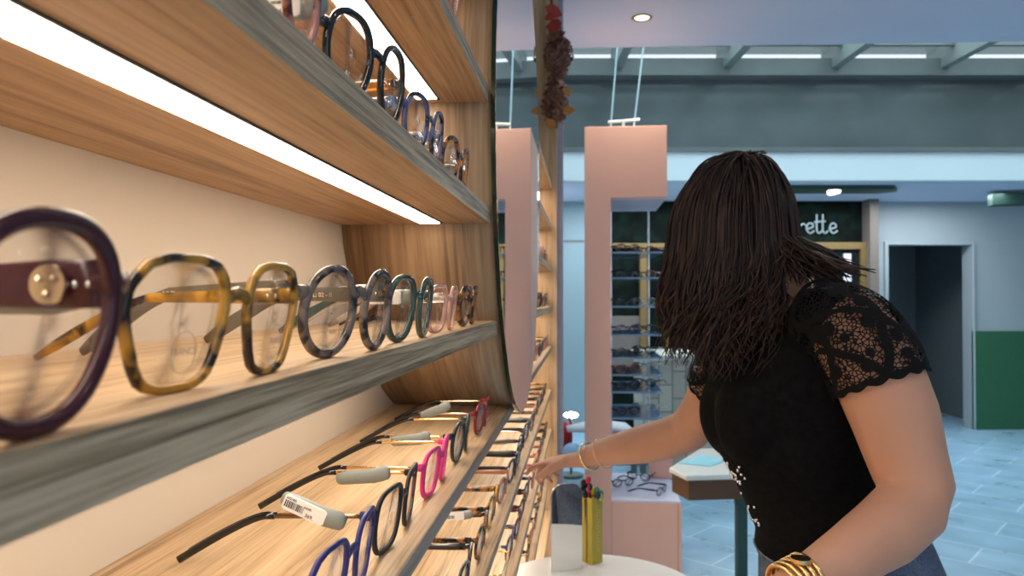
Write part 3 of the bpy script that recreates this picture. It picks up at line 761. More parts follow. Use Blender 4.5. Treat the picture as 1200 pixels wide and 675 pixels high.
ORD = ['nearest the camera', 'second', 'third', 'fourth', 'fifth', 'sixth', 'seventh', 'eighth', 'ninth', 'tenth', 'eleventh', 'twelfth', 'thirteenth', 'fourteenth', 'fifteenth']
MN = {'matte_black': 'matt black', 'black': 'glossy black', 'tort_brown': 'brown tortoise', 'copper': 'copper brown', 'navy': 'navy blue', 'red': 'red', 'tort_yellow': 'amber tortoise',
      'green_f': 'dark green', 'tort_gray': 'grey mottled', 'burgundy': 'burgundy', 'tort_blue': 'blue speckled', 'pink_clear': 'blush clear', 'clear': 'clear', 'tort_red': 'rose tortoise', 'gold': 'gold metal', 'gunmetal': 'dark bronze metal'}
def row(z, y0, step, specs, where, grp, x=-.166, dt=1):
    for i, sp in enumerate(specs):
        f, shp, tmp, tg = sp
        lab = '%s glasses, %s on %s' % (MN[f], ORD[i] if i == 0 else ORD[i]+' from the camera', where)
        jit = random.uniform(-.004, .004)
        rng = random.getstate()
        thin = f in ('gold', 'gunmetal')
        make_glasses(lab, (x+jit, y0+step*i, z), shp, .140, .052+.006*((i*7) % 3)/2, .0024 if thin else .0042, .0022 if thin else .0045, f, temple=tmp, metal=thin,
                     mt=tmp in ('gold', 'silver', 'gunmetal', 'gold_pale'), tagged=dict(side=(1 if i % 2 else -1), y=.055, len=.05, ang=-.05, dz=-.002) if tg else None,
                     yaw=random.uniform(-.05, .05), group=grp, detail=dt, lens='lens_blue' if i % 2 else 'lens')
        random.setstate(rng); random.random()
row(Z2+e+.0006, 1.03, .158, [('black', 'hex', 'black', 1), ('tort_brown', 'round', 'tort_brown', 1), ('tort_yellow', 'panto', 'tort_brown', 0), ('copper', 'round', 'copper', 0), ('navy', 'panto', 'matte_black', 0),
     ('tort_blue', 'square', 'grey_temple', 0), ('matte_black', 'round', 'silver', 1), ('navy', 'square', 'matte_black', 0), ('tort_gray', 'panto', 'tort_gray', 1), ('copper', 'oval', 'copper', 0), ('black', 'panto', 'black', 0), ('tort_brown', 'round', 'tort_brown', 0), ('burgundy', 'panto', 'burgundy', 0), ('tort_yellow', 'square', 'tort_yellow', 0)],
    'the second lower shelf', 'glasses on the second lower shelf')
row(Z3+e+.0006, 1.36, .158, [('navy', 'square', 'navy', 0), ('gold', 'round', 'gold', 0), ('tort_blue', 'panto', 'silver', 0), ('burgundy', 'square', 'burgundy', 0), ('burgundy', 'panto', 'burgundy', 0), ('navy', 'round', 'navy', 1), ('tort_red', 'square', 'tort_red', 0),
     ('copper', 'panto', 'copper', 0), ('red', 'round', 'gold', 0), ('tort_gray', 'round', 'tort_gray', 1), ('matte_black', 'square', 'matte_black', 0), ('tort_brown', 'round', 'tort_brown', 0)],
    'the third lower shelf', 'glasses on the third lower shelf')
row(Z4+e+.0006, 1.84, .16, [('tort_gray', 'round', 'silver', 0), ('gunmetal', 'round', 'gunmetal', 0), ('tort_brown', 'panto', 'tort_brown', 0), ('copper', 'square', 'gold', 0), ('black', 'round', 'black', 0), ('tort_yellow', 'panto', 'tort_yellow', 0), ('navy', 'round', 'navy', 0), ('copper', 'round', 'copper', 0), ('matte_black', 'panto', 'matte_black', 0)],
    'the fourth lower shelf', 'glasses on the fourth lower shelf')
row(Z1+e+.0006, 2.22, .165, [('tort_brown', 'panto', 'tort_brown', 0), ('tort_red', 'round', 'tort_red', 0), ('copper', 'square', 'copper', 0), ('black', 'round', 'black', 0), ('tort_brown', 'square', 'tort_brown', 0), ('copper', 'panto', 'gold', 0), ('tort_gray', 'panto', 'tort_gray', 0)],
    'the long shelf beyond the round mirror', 'glasses on the first lower shelf past the mirror')
row(UP[2]+e, 2.36, .17, [('tort_brown', 'panto', 'tort_brown', 0), ('black', 'square', 'black', 0), ('matte_black', 'round', 'matte_black', 0), ('tort_brown', 'round', 'tort_brown', 0), ('black', 'panto', 'black', 0), ('copper', 'panto', 'copper', 0)],
    'the middle shelf beyond the round mirror', 'glasses on the middle shelf past the mirror')
row(UP[1]+e, 2.62, .2, [('clear', 'round', 'clear', 0), ('pink_clear', 'panto', 'gold', 0), ('tort_gray', 'round', 'tort_gray', 0), ('copper', 'panto', 'copper', 0)],
    'the upper shelf beyond the round mirror', 'glasses on the upper shelf past the mirror')

# ---------------------------------------------------------------- dried flower garland on the far side panel
t = thing('dried_flower_garland', 'garland of dried brown hydrangeas and red leaves hanging on the far shelf post', 'garland', (-.13, 3.2, 1.34))
def P(px, py, d=3.2): return F(U(px, d), d, Z(py, d))
mb = MB(); mb.tube([P(646, -10), P(648, 40), P(650, 90), P(652, 150)], .006); mb.build('stem', 'brown', t)
def leaf(mb, c, s, ang, curl=.3):
    R = Matrix.Rotation(ang, 3, 'Y') @ Matrix.Rotation(random.uniform(-.7, .7), 3, 'Z')
    top = []; bot = []
    pts = [(0, 0), (.35, .32), (.7, .30), (1, 0), (.7, -.30), (.35, -.32)]
    for yy, lst in ((0, top), (.0015, bot)):
        for x, z in pts: lst.append(Vector(c) + R @ Vector((x*s, yy+curl*s*abs(z)*1.0, z*s)))
    mb.rings([top, bot])
def blossom(name, c, r, n):
    mb = MB()
    for i in range(n):
        v = Vector((random.gauss(0, 1), random.gauss(0, 1), random.gauss(0, 1))).normalized()
        k_ = random.uniform(.55, 1.12); q = Vector(c)+Vector((v.x*r[0], v.y*r[1], v.z*r[2]))*k_; s = random.uniform(.012, .026)
        R = v.to_track_quat('Z', 'Y').to_matrix()
        for k in range(4):
            a = PI/2*k+random.uniform(-.3, .3)
            ring = [q+R @ Vector((math.cos(a+da)*s*f, math.sin(a+da)*s*f, zz)) for da, f, zz in ((0, .1, 0), (.5, .8, .003), (0, 1.1, .007), (-.5, .8, .003))]
            mb.rings([ring, [p - v*.001 for p in ring]])
    mb.build(name, 'petal', t)
blossom('flower_head', P(654, 64), (.055, .05, .095), 170)
blossom('flower_head', P(650, 118), (.05, .045, .10), 160)
blossom('flower_head', P(650, 45), (.025, .04, .05), 50)
for (px, py, s, an, m_) in ((639, 6, .09, .3, 'redleaf'), (639, 30, .09, .1, 'redleaf'), (659, 105, .05, 0, 'orangeleaf'), (659, 127, .055, .2, 'orangeleaf'), (641, 138, .06, .9, 'orangeleaf'), (638, 22, .05, -.5, 'redleaf')):
    mb = MB(); leaf(mb, P(px, py, 3.14), s, an); mb.build('leaf', m_, t)

# ================================================================ PINK DISPLAY
YP, YB = 3.7, 4.25
t = thing('pink_eyewear_display', 'tall salmon pink hanging display with glass shelves of glasses', 'display stand', (.23, 3.97, FZ))
def sideways(x, z, y): return Vector((x, y, z))
MB().prism([(0, FZ), (.13, FZ), (.13, .49), (.405, .49), (.405, .845), (0, .845)], YP, YB, sideways).build('shell', 'pink', t, bev=.002)
MB().box((.1305, YP+.01, .484), (.400, YB-.01, .4897)).build('soffit', 'lilac', t)
MB().box((.1305, YP, FZ), (.452, YB+.02, -1.012)).build('plinth', 'pink', t, bev=.003)
MB().box((.4535, YP+.002, FZ), (.472, YB+.02, -1.012)).build('plinth_side', 'pink', t, bev=.002)
MB().box((.131, YP+.004, -1.0119), (.470, YB+.02, -1.000)).build('plinth_top', 'lilac', t, bev=.003)
MB().box((.355, YB-.08, -.9995), (.485, YB, -.82)).build('rear_block', 'pink', t, bev=.003)
for (x, y) in ((.355, 4.18), (.147, 4.18)): MB().cyl((x, y), .006, -.9995, .484, 12).build('rod', 'chrome', t)
shz = [.225, .098, -.045, -.185, -.300, -.385, -.47, -.60]
for z in shz: MB().box((.1315, YP+.03, z-.009), (.385, YB-.045, z)).build('glass_shelf', 'glass_shelf', t, bev=.001)
for px in (722, 744): pass
mb = MB(); mb.tube([(.205, 3.95, .845), (.205, 3.95, .93)], .009); mb.tube([(.125, 3.95, .925), (.29, 3.95, .935)], .008); mb.build('hanging_bracket', 'cable', t)
p1 = F(.80, 5.5, RZ+.06); p2 = F(1.0, 5.5, RZ+.06)
for a_, b_ in (((.135, 3.98, .846), p1), ((.255, 3.98, .846), p2)): MB().tube([a_, b_], .0055).build('cable', 'cable', t)
names = ['topmost', 'second', 'third', 'fourth', 'fifth', 'sixth', 'seventh', 'lowest']
cols = ['tort_brown', 'red', 'matte_black', 'copper', 'navy', 'clear', 'tort_blue', 'black', 'tort_gray', 'navy', 'copper', 'clear', 'black', 'navy', 'burgundy', 'clear']
for i, z in enumerate(shz):
    for j, x in enumerate((.265,)):
        make_glasses('%s glasses on the %s glass shelf of the pink display' % (MN[cols[i*2]], names[i]), (x-.045, YP+.10, z+.0006), ['panto', 'round', 'square'][i % 3], .14, .044, .004, .0045, cols[i*2], face=.35, detail=1, group='glasses in the pink display', tagged=dict(side=1, y=.055, ang=0))
        make_glasses('%s glasses at the back of the %s glass shelf of the pink display' % (MN[cols[i*2+1]], names[i]), (x+.045, YP+.26, z+.0006), ['round', 'square', 'panto'][i % 3], .14, .042, .004, .0045, cols[i*2+1], face=-.5, detail=1, group='glasses in the pink display', tagged=dict(side=-1, y=.055, ang=0))
for nm, x, y, r in (('left', .205, YP+.26, .5), ('middle', .29, YP+.40, -.4), ('right', .395, YP+.13, 1.1)):
    make_glasses('black glasses lying at the %s of the white plinth top' % nm, (x, y, -.9994), 'round', .14, .045, .0045, .0045, 'black', face=r, detail=1, group='black glasses on the plinth')

# ================================================================ ROUND TABLE and what stands on it
t = thing('round_side_table', 'small round white table beside the wooden shelves', 'table', (.03, 1.74, FZ))
mb = MB(); n = 72
mb.rings([[Vector((.03+r*math.cos(2*PI*i/n), 1.74+r*math.sin(2*PI*i/n), zz)) for i in range(n)] for r, zz in ((.236, -.705), (.248, -.700), (.250, -.690), (.248, -.682), (.244, -.68))])
mb.build('table_top', 'white_top', t, smooth=False)
MB().cyl((.03, 1.74), .025, FZ+.015, -.705, 24).build('pole', 'white_metal', t)
MB().cyl((.03, 1.74), .18, FZ, FZ+.015, 48).build('base', 'white_metal', t, bev=.003)
# standing mirror
tz = -.6795
t = thing('tabletop_mirror', 'small rounded frameless mirror standing on the round white table', 'mirror', (-.04, 1.86, tz))
pA = Vector((-.083, 1.842)); pB = Vector((-.006, 1.872)); dv = (pB-pA); wlen = dv.length; dv = dv/wlen; nv = Vector((dv.y, -dv.x))
def mp(x, y, z): return Vector((pA.x+dv.x*x+nv.x*y, pA.y+dv.y*x+nv.y*y-.0*z, tz+z))
def rr_poly(w_, h_, r, k=8):
    P_ = [(0, 0), (w_, 0)]
    P_ += [(w_-r+r*math.cos(a), h_-r+r*math.sin(a)) for a in [PI/2*i/k for i in range(k+1)]]
    P_ += [(r+r*math.cos(a), h_-r+r*math.sin(a)) for a in [PI/2+PI/2*i/k for i in range(k+1)]]
    return P_
pp = rr_poly(wlen, .215, .03)
MB_ = MB(); MB_.rings([[mp(x, 0, z) for x, z in pp], [mp(x, -.004, z) for x, z in pp]]); MB_.build('backing', 'silver', t)
pp = [(.0015+x*(1-.003/wlen), .0015+z*.986) for x, z in pp]
MB_ = MB(); MB_.rings([[mp(x, .0003, z) for x, z in pp], [mp(x, .0012, z) for x, z in pp]]); MB_.build('mirror_glass', 'mirror', t)
MB_ = MB(); MB_.rings([[mp(x, -.0042, z) for x, z in ((.03, 0), (.07, 0), (.07, .1), (.03, .1))], [mp(x, -.0042-k, z) for x, z, k in ((.03, 0, .05), (.07, 0, .05), (.07, .1, .003), (.03, .1, .003))]]); MB_.build('easel_foot', 'silver', t)
# gold pen box, one corner towards the room
t = thing('gold_pen_box', 'tall olive gold box of colourful pens on the round white table', 'pen box', (.016, 1.925, tz))
def fr(x, y, z, a=math.radians(45)):
    c, s = math.cos(a), math.sin(a); return Vector((.018+x*c-y*s, 1.926+x*s+y*c, tz+z))
hw_, hd_ = .0185, .0195
mb = MB(); ow = [(-hw_, -hd_), (hw_, -hd_), (hw_, hd_), (-hw_, hd_)]; iw = [(x*.9, y*.9) for x, y in ow]; h_ = .168
mb.rings([[fr(x, y, 0) for x, y in ow], [fr(x, y, h_) for x, y in ow], [fr(x, y, h_) for x, y in iw], [fr(x, y, .004) for x, y in iw]]); mb.build('box', 'olive', t)
MB().box((-hw_-.0012, -.002, .002), (-hw_-.0001, .001, h_), fr).build('fold_seam', 'ochre', t)
mb = MB()
for i in range(15):
    z0_ = .03+i*.0082; k = i % 3
    mb.box((-.003, -hd_-.0006, z0_), (.005, -hd_-.0001, z0_+.0014), fr)
    mb.box((-.003 if k else .0035, -hd_-.0006, z0_), (-.0015 if k else .005, -hd_-.0001, z0_+.0054), fr)
mb.build('side_lettering', 'olive_print', t)
pens = [('pen_black', -.030, -.004, .18), ('pen_black', -.022, .006, .205), ('pen_red', -.014, .0, .215), ('pen_navy', -.010, .012, .20), ('pen_green', .008, -.005, .188), ('pen_navy', .002, -.012, .178), ('pen_yellow', .006, .004, .183), ('pen_lime', .015, -.012, .172), ('pen_green', .022, -.004, .178), ('pen_black', -.024, .014, .186), ('pen_navy', -.004, .004, .195)]
for i, (m_, x, y, h_) in enumerate(pens):
    x = max(-.0125, min(.0125, x*.45+.001)); y = max(-.0125, min(.0125, -x*.6+y*.9))
    a_ = fr(x, y, .006); b_ = fr(x*1.4, y*1.4, h_-.018); c_ = fr(x*1.6, y*1.6, h_)
    p_ = thing('pen', '%s capped pen sticking out of the gold box, %s' % (m_[4:], ['far left', 'tall at left', 'tallest', 'behind the tallest', 'at centre', 'short at centre front', 'in the middle', 'short at right front', 'at right', 'left at the back', 'beside the tallest'][i]), 'pen', tuple(a_), group='colourful pens in the gold box')
    mb = MB(); mb.tube([a_, b_], .0032, 8); mb.build('barrel', m_, p_, smooth=True)
    mb = MB(); mb.ell(c_.lerp(b_, .3), (.0075, .0075, .011), 12, 8); mb.build('cap', m_, p_, smooth=True)

# ================================================================ PERSON
Y0 = Vector((0, 1, 0))
pers = thing('person', 'woman in black lace top and jeans bending to pick glasses from the shelf', 'person', (.46, 1.26, FZ))
SD = Vector((.10, 1, -.02))      # hips side axis
SH = Vector((-.35, .9, -.28))    # shoulder axis, far shoulder dropped and forward
def body_torso(mb, g):           # g = outward offset
    mb.loft([((.445, 1.26, -.56), SD, .165+g, .125+g), ((.440, 1.26, -.48), SD, .172+g, .138+g), ((.425, 1.26, -.42), SD, .150+g, .125+g), ((.402, 1.26, -.36), SD, .130+g, .112+g),
             ((.370, 1.255, -.29), SD, .130+g, .112+g), ((.348, 1.25, -.22), SD, .138+g, .128+g), ((.338, 1.25, -.15), SH, .150+g, .122+g), ((.335, 1.25, -.09), SH, .150+g, .098+g), ((.337, 1.25, -.045), SH, .115+g, .07+g), ((.335, 1.248, -.015), SH, .07+g, .055+g)][:10 if g < 0 else 8], 32) if g < 0 else mb.loft([((.412, 1.26, -.392), SD, .152+g, .128+g), ((.400, 1.26, -.355), SD, .134+g, .114+g), ((.370, 1.255, -.29), SD, .130+g, .112+g), ((.348, 1.25, -.22), SD, .138+g, .128+g), ((.338, 1.25, -.15), SH, .150+g, .122+g), ((.335, 1.25, -.09), SH, .150+g, .098+g), ((.337, 1.25, -.060), SH, .125+g, .078+g)], 40, 0)
    # bust
    mb.ell((.275, 1.20, -.195), (.062+g, .075+g, .080+g)); mb.ell((.262, 1.29, -.20), (.06+g, .075+g, .080+g))
    # shoulder caps
    mb.loft([((.345 if g < 0 else .368, 1.21 if g < 0 else 1.168, -.045), (0, 0, 1), .055+g, .06+g), ((.392, 1.125, -.045), (0, 0, 1), .055+g, .058+g)], 24)
    mb.loft([((.315, 1.28, -.075), (0, 0, 1), .055+g, .06+g), ((.255, 1.36, -.115), (0, 0, 1), .046+g, .050+g)], 24)
mb = MB()
body_torso(mb, -.010)
# neck and head (face turned down to the left)
hc = Vector((.250, 1.25, .108))
fw = Vector((-.90, .02, -.43)).normalized(); sdv = Vector((.02, 1, 0)).normalized(); upv = fw.cross(sdv).normalized()
if upv.z < 0: upv = -upv
def HP(f, s_, u_): return hc + fw*f + sdv*s_ + upv*u_
mb.loft([((.345, 1.25, -.045), Y0, .060, .058), ((.325, 1.25, .01), Y0, .050, .050), (HP(-.035, 0, -.05), Y0, .050, .052)], 24)
RM = Matrix((fw, sdv, upv)).transposed()
mb.ell(HP(-.012, 0, .018), (.088, .070, .088), 28, 18, RM)
mb.loft([(HP(.03, 0, .0), sdv, .060, .056), (HP(.042, 0, -.05), sdv, .052, .048), (HP(.055, 0, -.085), sdv, .030, .030)], 24)
mb.loft([(HP(.078, 0, .012), sdv, .008, .010), (HP(.094, 0, -.012), sdv, .010, .011), (HP(.100, 0, -.028), sdv, .014, .012)], 14)   # nose
for s_ in (-1, 1):
    mb.ell(HP(-.012, s_*.072, -.008), (.018, .008, .028), 14, 10, RM)     # ears
    mb.ell(HP(.058, s_*.038, -.028), (.022, .022, .02), 14, 10, RM)       # cheeks
# arms
near = [((.392, 1.125, -.045), .062), ((.418, 1.090, -.10), .063), ((.440, 1.075, -.17), .060), ((.452, 1.062, -.230), .053), ((.458, 1.052, -.264), .051), ((.446, 1.037, -.290), .049), ((.400, 1.005, -.314), .047), ((.340, .965, -.334), .039), ((.285, .935, -.352), .030), ((.257, .922, -.361), .026)]
mb.loft([(c, (0, 1, .3), r*.95, r) for c, r in near], 28)
far = [((.262, 1.352, -.115), .052), ((.248, 1.395, -.17), .052), ((.232, 1.445, -.222), .049), ((.210, 1.495, -.268), .046), ((.175, 1.530, -.292), .046), ((.125, 1.575, -.315), .044), ((.075, 1.62, -.335), .037), ((.030, 1.66, -.355), .030), ((.000, 1.688, -.372), .026)]
mb.loft([(c, (0, 1, .3), r*.95, r*.92) for c, r in far], 28)
def hand(mb, w, d, nrm, th, size=1.0, curls=(.5, .8, 1.0, 1.1), thumb=(.75, .8), spread=.06):
    d = d.normalized(); nrm = (nrm-d*nrm.dot(d)).normalized(); th = (th-d*th.dot(d)-nrm*th.dot(nrm)).normalized()
    w = Vector(w)
    mb.loft([(w-d*.01, th, .026*size, .020*size), (w+d*.02*size, th, .029*size, .019*size), (w+d*.05*size, th, .038*size, .016*size), (w+d*.085*size, th, .040*size, .013*size)], 24)
    K = w+d*.090*size; nails = []
    for i, (o_, l_) in enumerate(((.030, .070), (.0105, .078), (-.0095, .072), (-.0285, .057))):
        l_ *= size; b = K+th*(o_*size)-d*(.004*abs(i-1)*size)
        dr = (d+th*(o_*size/.03*spread)).normalized(); c_ = curls[i]; p = [b-dr*.02*size, b]; q = b; a = c_*.45
        for k, f in enumerate((.45, .31, .24)):
            dd = dr*math.cos(a)-nrm*math.sin(a); q = q+dd*l_*f; p.append(q.copy()); a += c_*.75
        rad = [.0088, .0086, .0078, .0071, .0058]
        PP = []; RR = []
        for k in range(len(p)-1):
            for s_ in (0, .5): PP.append(p[k].lerp(p[k+1], s_)); RR.append((rad[k]*(1-s_)+rad[k+1]*s_)*size)
        PP.append(p[-1]); RR.append(rad[-1]*size)
        mb.loft([(PP[k], th, RR[k], RR[k]*.95) for k in range(len(PP))], 14, 3)
        nails.append(p)
    b = w+d*.028*size+th*.022*size; dr = (d*thumb[0]+th*thumb[1]-nrm*.35).normalized(); dr2 = (d*.95+th*.25-nrm*.45).normalized()
    p = [b, b+dr*.036*size, b+dr*.036*size+dr2*.030*size, b+dr*.036*size+dr2*.052*size+d*.002]
    mb.loft([(p[0], nrm, .015*size, .014*size), (p[1], nrm, .0115*size, .0105*size), (p[2], nrm, .0098*size, .0095*size), (p[3], nrm, .0075*size, .007*size)], 14, 3)
    return nails, K, th, nrm
d_r = Vector((-.085, .055, -.020))
nl, K, th_, nn_ = hand(mb, (-.012, 1.696, -.377), d_r, Vector((.0, .05, 1)), Vector((-.1, -1, -.45)), .92, (.35, .95, 1.15, 1.2), (.85, .45))
hand(mb, (.245, .916, -.363), Vector((-.9, -.25, -.15)), Vector((0, 0, 1)), Vector((0, 1, 0)), .92, (.5, .55, .6, .65))
# legs
for yy in (1.17, 1.345):
    mb.loft([((.445, yy, -.50), Y0, .085, .10), ((.442, yy, -.62), Y0, .082, .088), ((.435, yy, -.86), Y0, .055, .058), ((.45, yy, -1.02), Y0, .052, .056), ((.462, yy, -1.26), Y0, .036, .038)], 24)
    mb.loft([((.475, yy, -1.31), Y0, .034, .03), ((.40, yy, -1.318), Y0, .040, .026), ((.31, yy, -1.325), Y0, .036, .019)], 20)
bo = mb.build('body', 'skin', pers, smooth=True)
def remesh(o, vox, it, fac=.5):
    r = o.modifiers.new('remesh', 'REMESH'); r.mode = 'VOXEL'; r.voxel_size = vox; r.use_smooth_shade = True
    s_ = o.modifiers.new('smooth', 'SMOOTH'); s_.iterations = it; s_.factor = fac
remesh(bo, .0032, 10)
# nails on the reaching hand
mb = MB()
fn = []
for p in nl:
    mb = MB()
    a_ = p[-1]; v = (p[-1]-p[-2]).normalized(); out_ = (nn_-v*nn_.dot(v)).normalized()
    R = Matrix((v, th_, out_)).transposed(); mb.ell(a_+out_*.0042+v*.001, (.0055, .0040, .0012), 12, 6, R)
    mb.build('fingernail', 'lips', pers, smooth=True)
# face details
for s_ in (-1, 1):
    mb = MB(); mb.ell(HP(.071, s_*.030, .012), (.010, .012, .009), 16, 10, RM); eo = mb.build('eye', 'eye_white', pers, smooth=True)
    mb = MB(); mb.ell(HP(.079, s_*.030, .010), (.003, .005, .005), 12, 8, RM); mb.build('iris', 'iris', eo, smooth=True)
    mb = MB(); mb.tube([HP(.078, s_*.016, .026), HP(.080, s_*.030, .031), HP(.068, s_*.046, .027)], .003, 8); mb.build('eyebrow', 'hair', pers, smooth=True)
mb = MB(); mb.tube([HP(.078, -.022, -.055), HP(.088, -.008, -.052), HP(.088, .008, -.052), HP(.078, .022, -.055)], [(.003, .003), (.007, .006), (.007, .006), (.003, .003)], 10, flat=upv); mb.build('mouth', 'lips', pers, smooth=True)
# black top
mb = MB()
body_torso(mb, .003)
top = mb.build('knit_top', 'black_cloth', pers, smooth=True)
# cut the lower end at the hem and open the neck: keep z between
bm = bmesh.new(); bm.from_mesh(top.data); bm.free()
remesh(top, .004, 22)
# jeans
mb = MB()
mb.loft([((.445, 1.26, -.56), SD, .175, .135), ((.442, 1.26, -.48), SD, .182, .148), ((.432, 1.26, -.435), SD, .164, .136), ((.415, 1.26, -.385), SD, .147, .122)], 40, 0)
for yy in (1.17, 1.345):
    mb.loft([((.445, yy, -.50), Y0, .092, .11), ((.442, yy, -.62), Y0, .090, .097), ((.435, yy, -.86), Y0, .066, .070), ((.45, yy, -1.02), Y0, .064, .068), ((.462, yy, -1.255), Y0, .058, .062)], 28, 1)
je = mb.build('jeans', 'denim', pers, smooth=True); remesh(je, .004, 3)
# pockets, seams and waistband
mb = MB()
def hipring(z, k, a0, a1, n=24, g=.001):
    # ellipse around the hips
    t_ = (z+.56)/(.16); cx = .445-.025*max(0, t_); ra = .182+g-.03*max(0, (z+.48)/.08); rb = .148+g-.022*max(0, (z+.48)/.08)
    return [Vector((cx-rb*math.cos(a)+.0, 1.26+ra*math.sin(a), z)) for a in [a0+(a1-a0)*i/n for i in range(n+1)]]
mb.tube(hipring(-.425, 0, -2.6, .3), .0022, 6)
for a_ in (-1.55, -2.2, -.9): mb.tube([hipring(z_, 0, a_, a_, 1)[0] for z_ in (-.405, -.42, -.44)], (.004), 6)
mb.build('belt_loops', 'stitch', je)
mb = MB(); mb.tube([hipring(-.44, 0, -.75, -.75, 1)[0], hipring(-.47, 0, -.9, -.9, 1)[0], hipring(-.485, 0, -1.25, -1.25, 1)[0], hipring(-.485, 0, -1.5, -1.5, 1)[0]], .0018, 6)
mb.tube([hipring(-.46, 0, -2.0, -2.0, 1)[0], hipring(-.462, 0, -2.5, -2.5, 1)[0]], .0018, 6); mb.tube([hipring(-.46, 0, -2.0, -2.0, 1)[0], hipring(-.56, 0, -2.05, -2.05, 1)[0]], .0018, 6)
mb.build('pocket_seams', 'stitch', je)
for yy in (1.17, 1.345):
    mb = MB(); mb.loft([((.480, yy, -1.305), Y0, .040, .040), ((.40, yy, -1.312), Y0, .046, .034), ((.30, yy, -1.322), Y0, .040, .025)], 20); mb.build('shoe', 'shoe', pers, smooth=True)
# lace sleeves with scalloped hems (uv: x around, y along)
def sleeve(name, cs, n=72, scal=15, side=(0, 1, .3)):
    mb = MB(); bm = mb.bm; uvl = bm.loops.layers.uv.new('UVMap')
    C = [Vector(c) for c, r, r2 in cs]; rings = []; mm = 26
    def at(t_):
        x = t_*(len(cs)-1); i = min(int(x), len(cs)-2); f = x-i
        g = lambda k: cs[i][k]*(1-f)+cs[i+1][k]*f
        p0 = C[max(i-1, 0)]; p1 = C[i]; p2 = C[i+1]; p3 = C[min(i+2, len(C)-1)]
        c = .5*(2*p1+(p2-p0)*f+(2*p0-5*p1+4*p2-p3)*f*f+(3*p1-p0-3*p2+p3)*f**3)
        return c, g(1), g(2), (p2-p1).normalized()
    T0 = None
    for q in range(mm+1):
        c, ra, rb, tg = at(q/mm)
        T0 = tg if T0 is None else (T0*.7+tg*.3).normalized()
        sd = Vector(side); sd = (sd-T0*sd.dot(T0)).normalized(); up = T0.cross(sd); ring = []
        for j in range(n):
            a = 2*PI*j/n; ext = 0
            if q >= mm-2: ext = .0055*abs(math.cos(a*scal/2))*(q-mm+3)/3
            ring.append(bm.verts.new(c+sd*ra*math.cos(a)+up*rb*math.sin(a)+T0*ext))
        rings.append(ring)
    for q in range(mm):
        for j in range(n):
            f = bm.faces.new([rings[q][j], rings[q][(j+1) % n], rings[q+1][(j+1) % n], rings[q+1][j]])
            for lp, (uu, vv) in zip(f.loops, ((j/n, q/mm), ((j+1)/n, q/mm), ((j+1)/n, (q+1)/mm), (j/n, (q+1)/mm))): lp[uvl].uv = (uu, vv)
    return tag(mb.build(name, 'lace', pers, smooth=True), 'black openwork lace sleeve with scalloped hem')
sleeve('lace_sleeve', [((.364, 1.168, -.034), .060, .064), ((.376, 1.146, -.038), .065, .067), ((.396, 1.115, -.055), .068, .070), ((.414, 1.094, -.09), .0675, .071), ((.425, 1.085, -.125), .066, .069)])
sleeve('lace_sleeve', [((.300, 1.31, -.085), .050, .054), ((.270, 1.345, -.11), .054, .057), ((.255, 1.375, -.14), .054, .056), ((.247, 1.400, -.165), .054, .055)], scal=12)
mb = MB(); random.seed(12)
bpy.context.view_layer.update()
dg_ = bpy.context.evaluated_depsgraph_get(); te = top.evaluated_get(dg_)
for i in range(40):             # beads sewn onto the front of the top, found by dropping them on its surface
    low = i % 3 == 0
    zc = random.uniform(-.375, -.325) if low else random.uniform(-.305, -.265)
    org = Vector((.05, random.uniform(1.175, 1.23) if low else random.uniform(1.16, 1.235), zc)); dr_ = Vector((1, .12, 0)).normalized()
    off_ = Vector((0, 0, H))-wloc(pers)
    hit, loc_, nrm_, _ = te.ray_cast(org+off_, dr_)
    if hit: mb.ell(loc_-off_+nrm_*.0012, .0026, 8, 6)
tag(mb.build('beading', 'silver', pers, smooth=True), 'small silver beads sewn on the front of the top')['kind'] = 'stuff'
# jewellery
def band(c, ax, r, thick, name, m_, parent=pers, fl=None, n=40, label=None):
    ax = Vector(ax).normalized(); s_ = ax.orthogonal().normalized(); u_ = ax.cross(s_); mb = MB()
    mb.tube([Vector(c)+s_*r*math.cos(2*PI*i/n)+u_*r*math.sin(2*PI*i/n) for i in range(n)], thick, 8, closed=True)
    o_ = mb.build(name, m_, parent, smooth=True)
    return tag(o_, label) if label else o_
wd = Vector((-.03, .028, -.017))
band((.012, 1.676, -.364), wd, .0315, .0026, 'bracelet', 'gold_pale', label='pale gold bangle on the reaching wrist')
band((.044, 1.648, -.349), wd, .0345, .0009, 'bracelet', 'gold_pale', label='thin gold bracelet higher on the wrist')
q = nl[2][1].lerp(nl[2][2], .55); band(q, nl[2][2]-nl[2][1], .0090, .0013, 'ring', 'gold', label='gold ring with a green stone')
mb = MB(); mb.ell(q+nn_*.010-th_*-.004, (.005, .005, .004), 10, 8); mb.build('ring_stone', 'emerald', pers, smooth=True)
wx = Vector((-.055, -.03, -.012))
for k in range(5):
    band(Vector((.277, .932, -.355))+wx*(k*.14), wx, .0318-.0006*k, .0032, 'chain_bracelet' if k != 2 else 'watch_band', 'gold', n=22)
mb = MB(); c_ = Vector((.269, .927, -.357))+Vector((-.004, -.012, .030)); mb.cyl((c_.x, c_.y), .012, c_.z, c_.z+.005, 24); mb.build('watch_case', 'gold', pers)

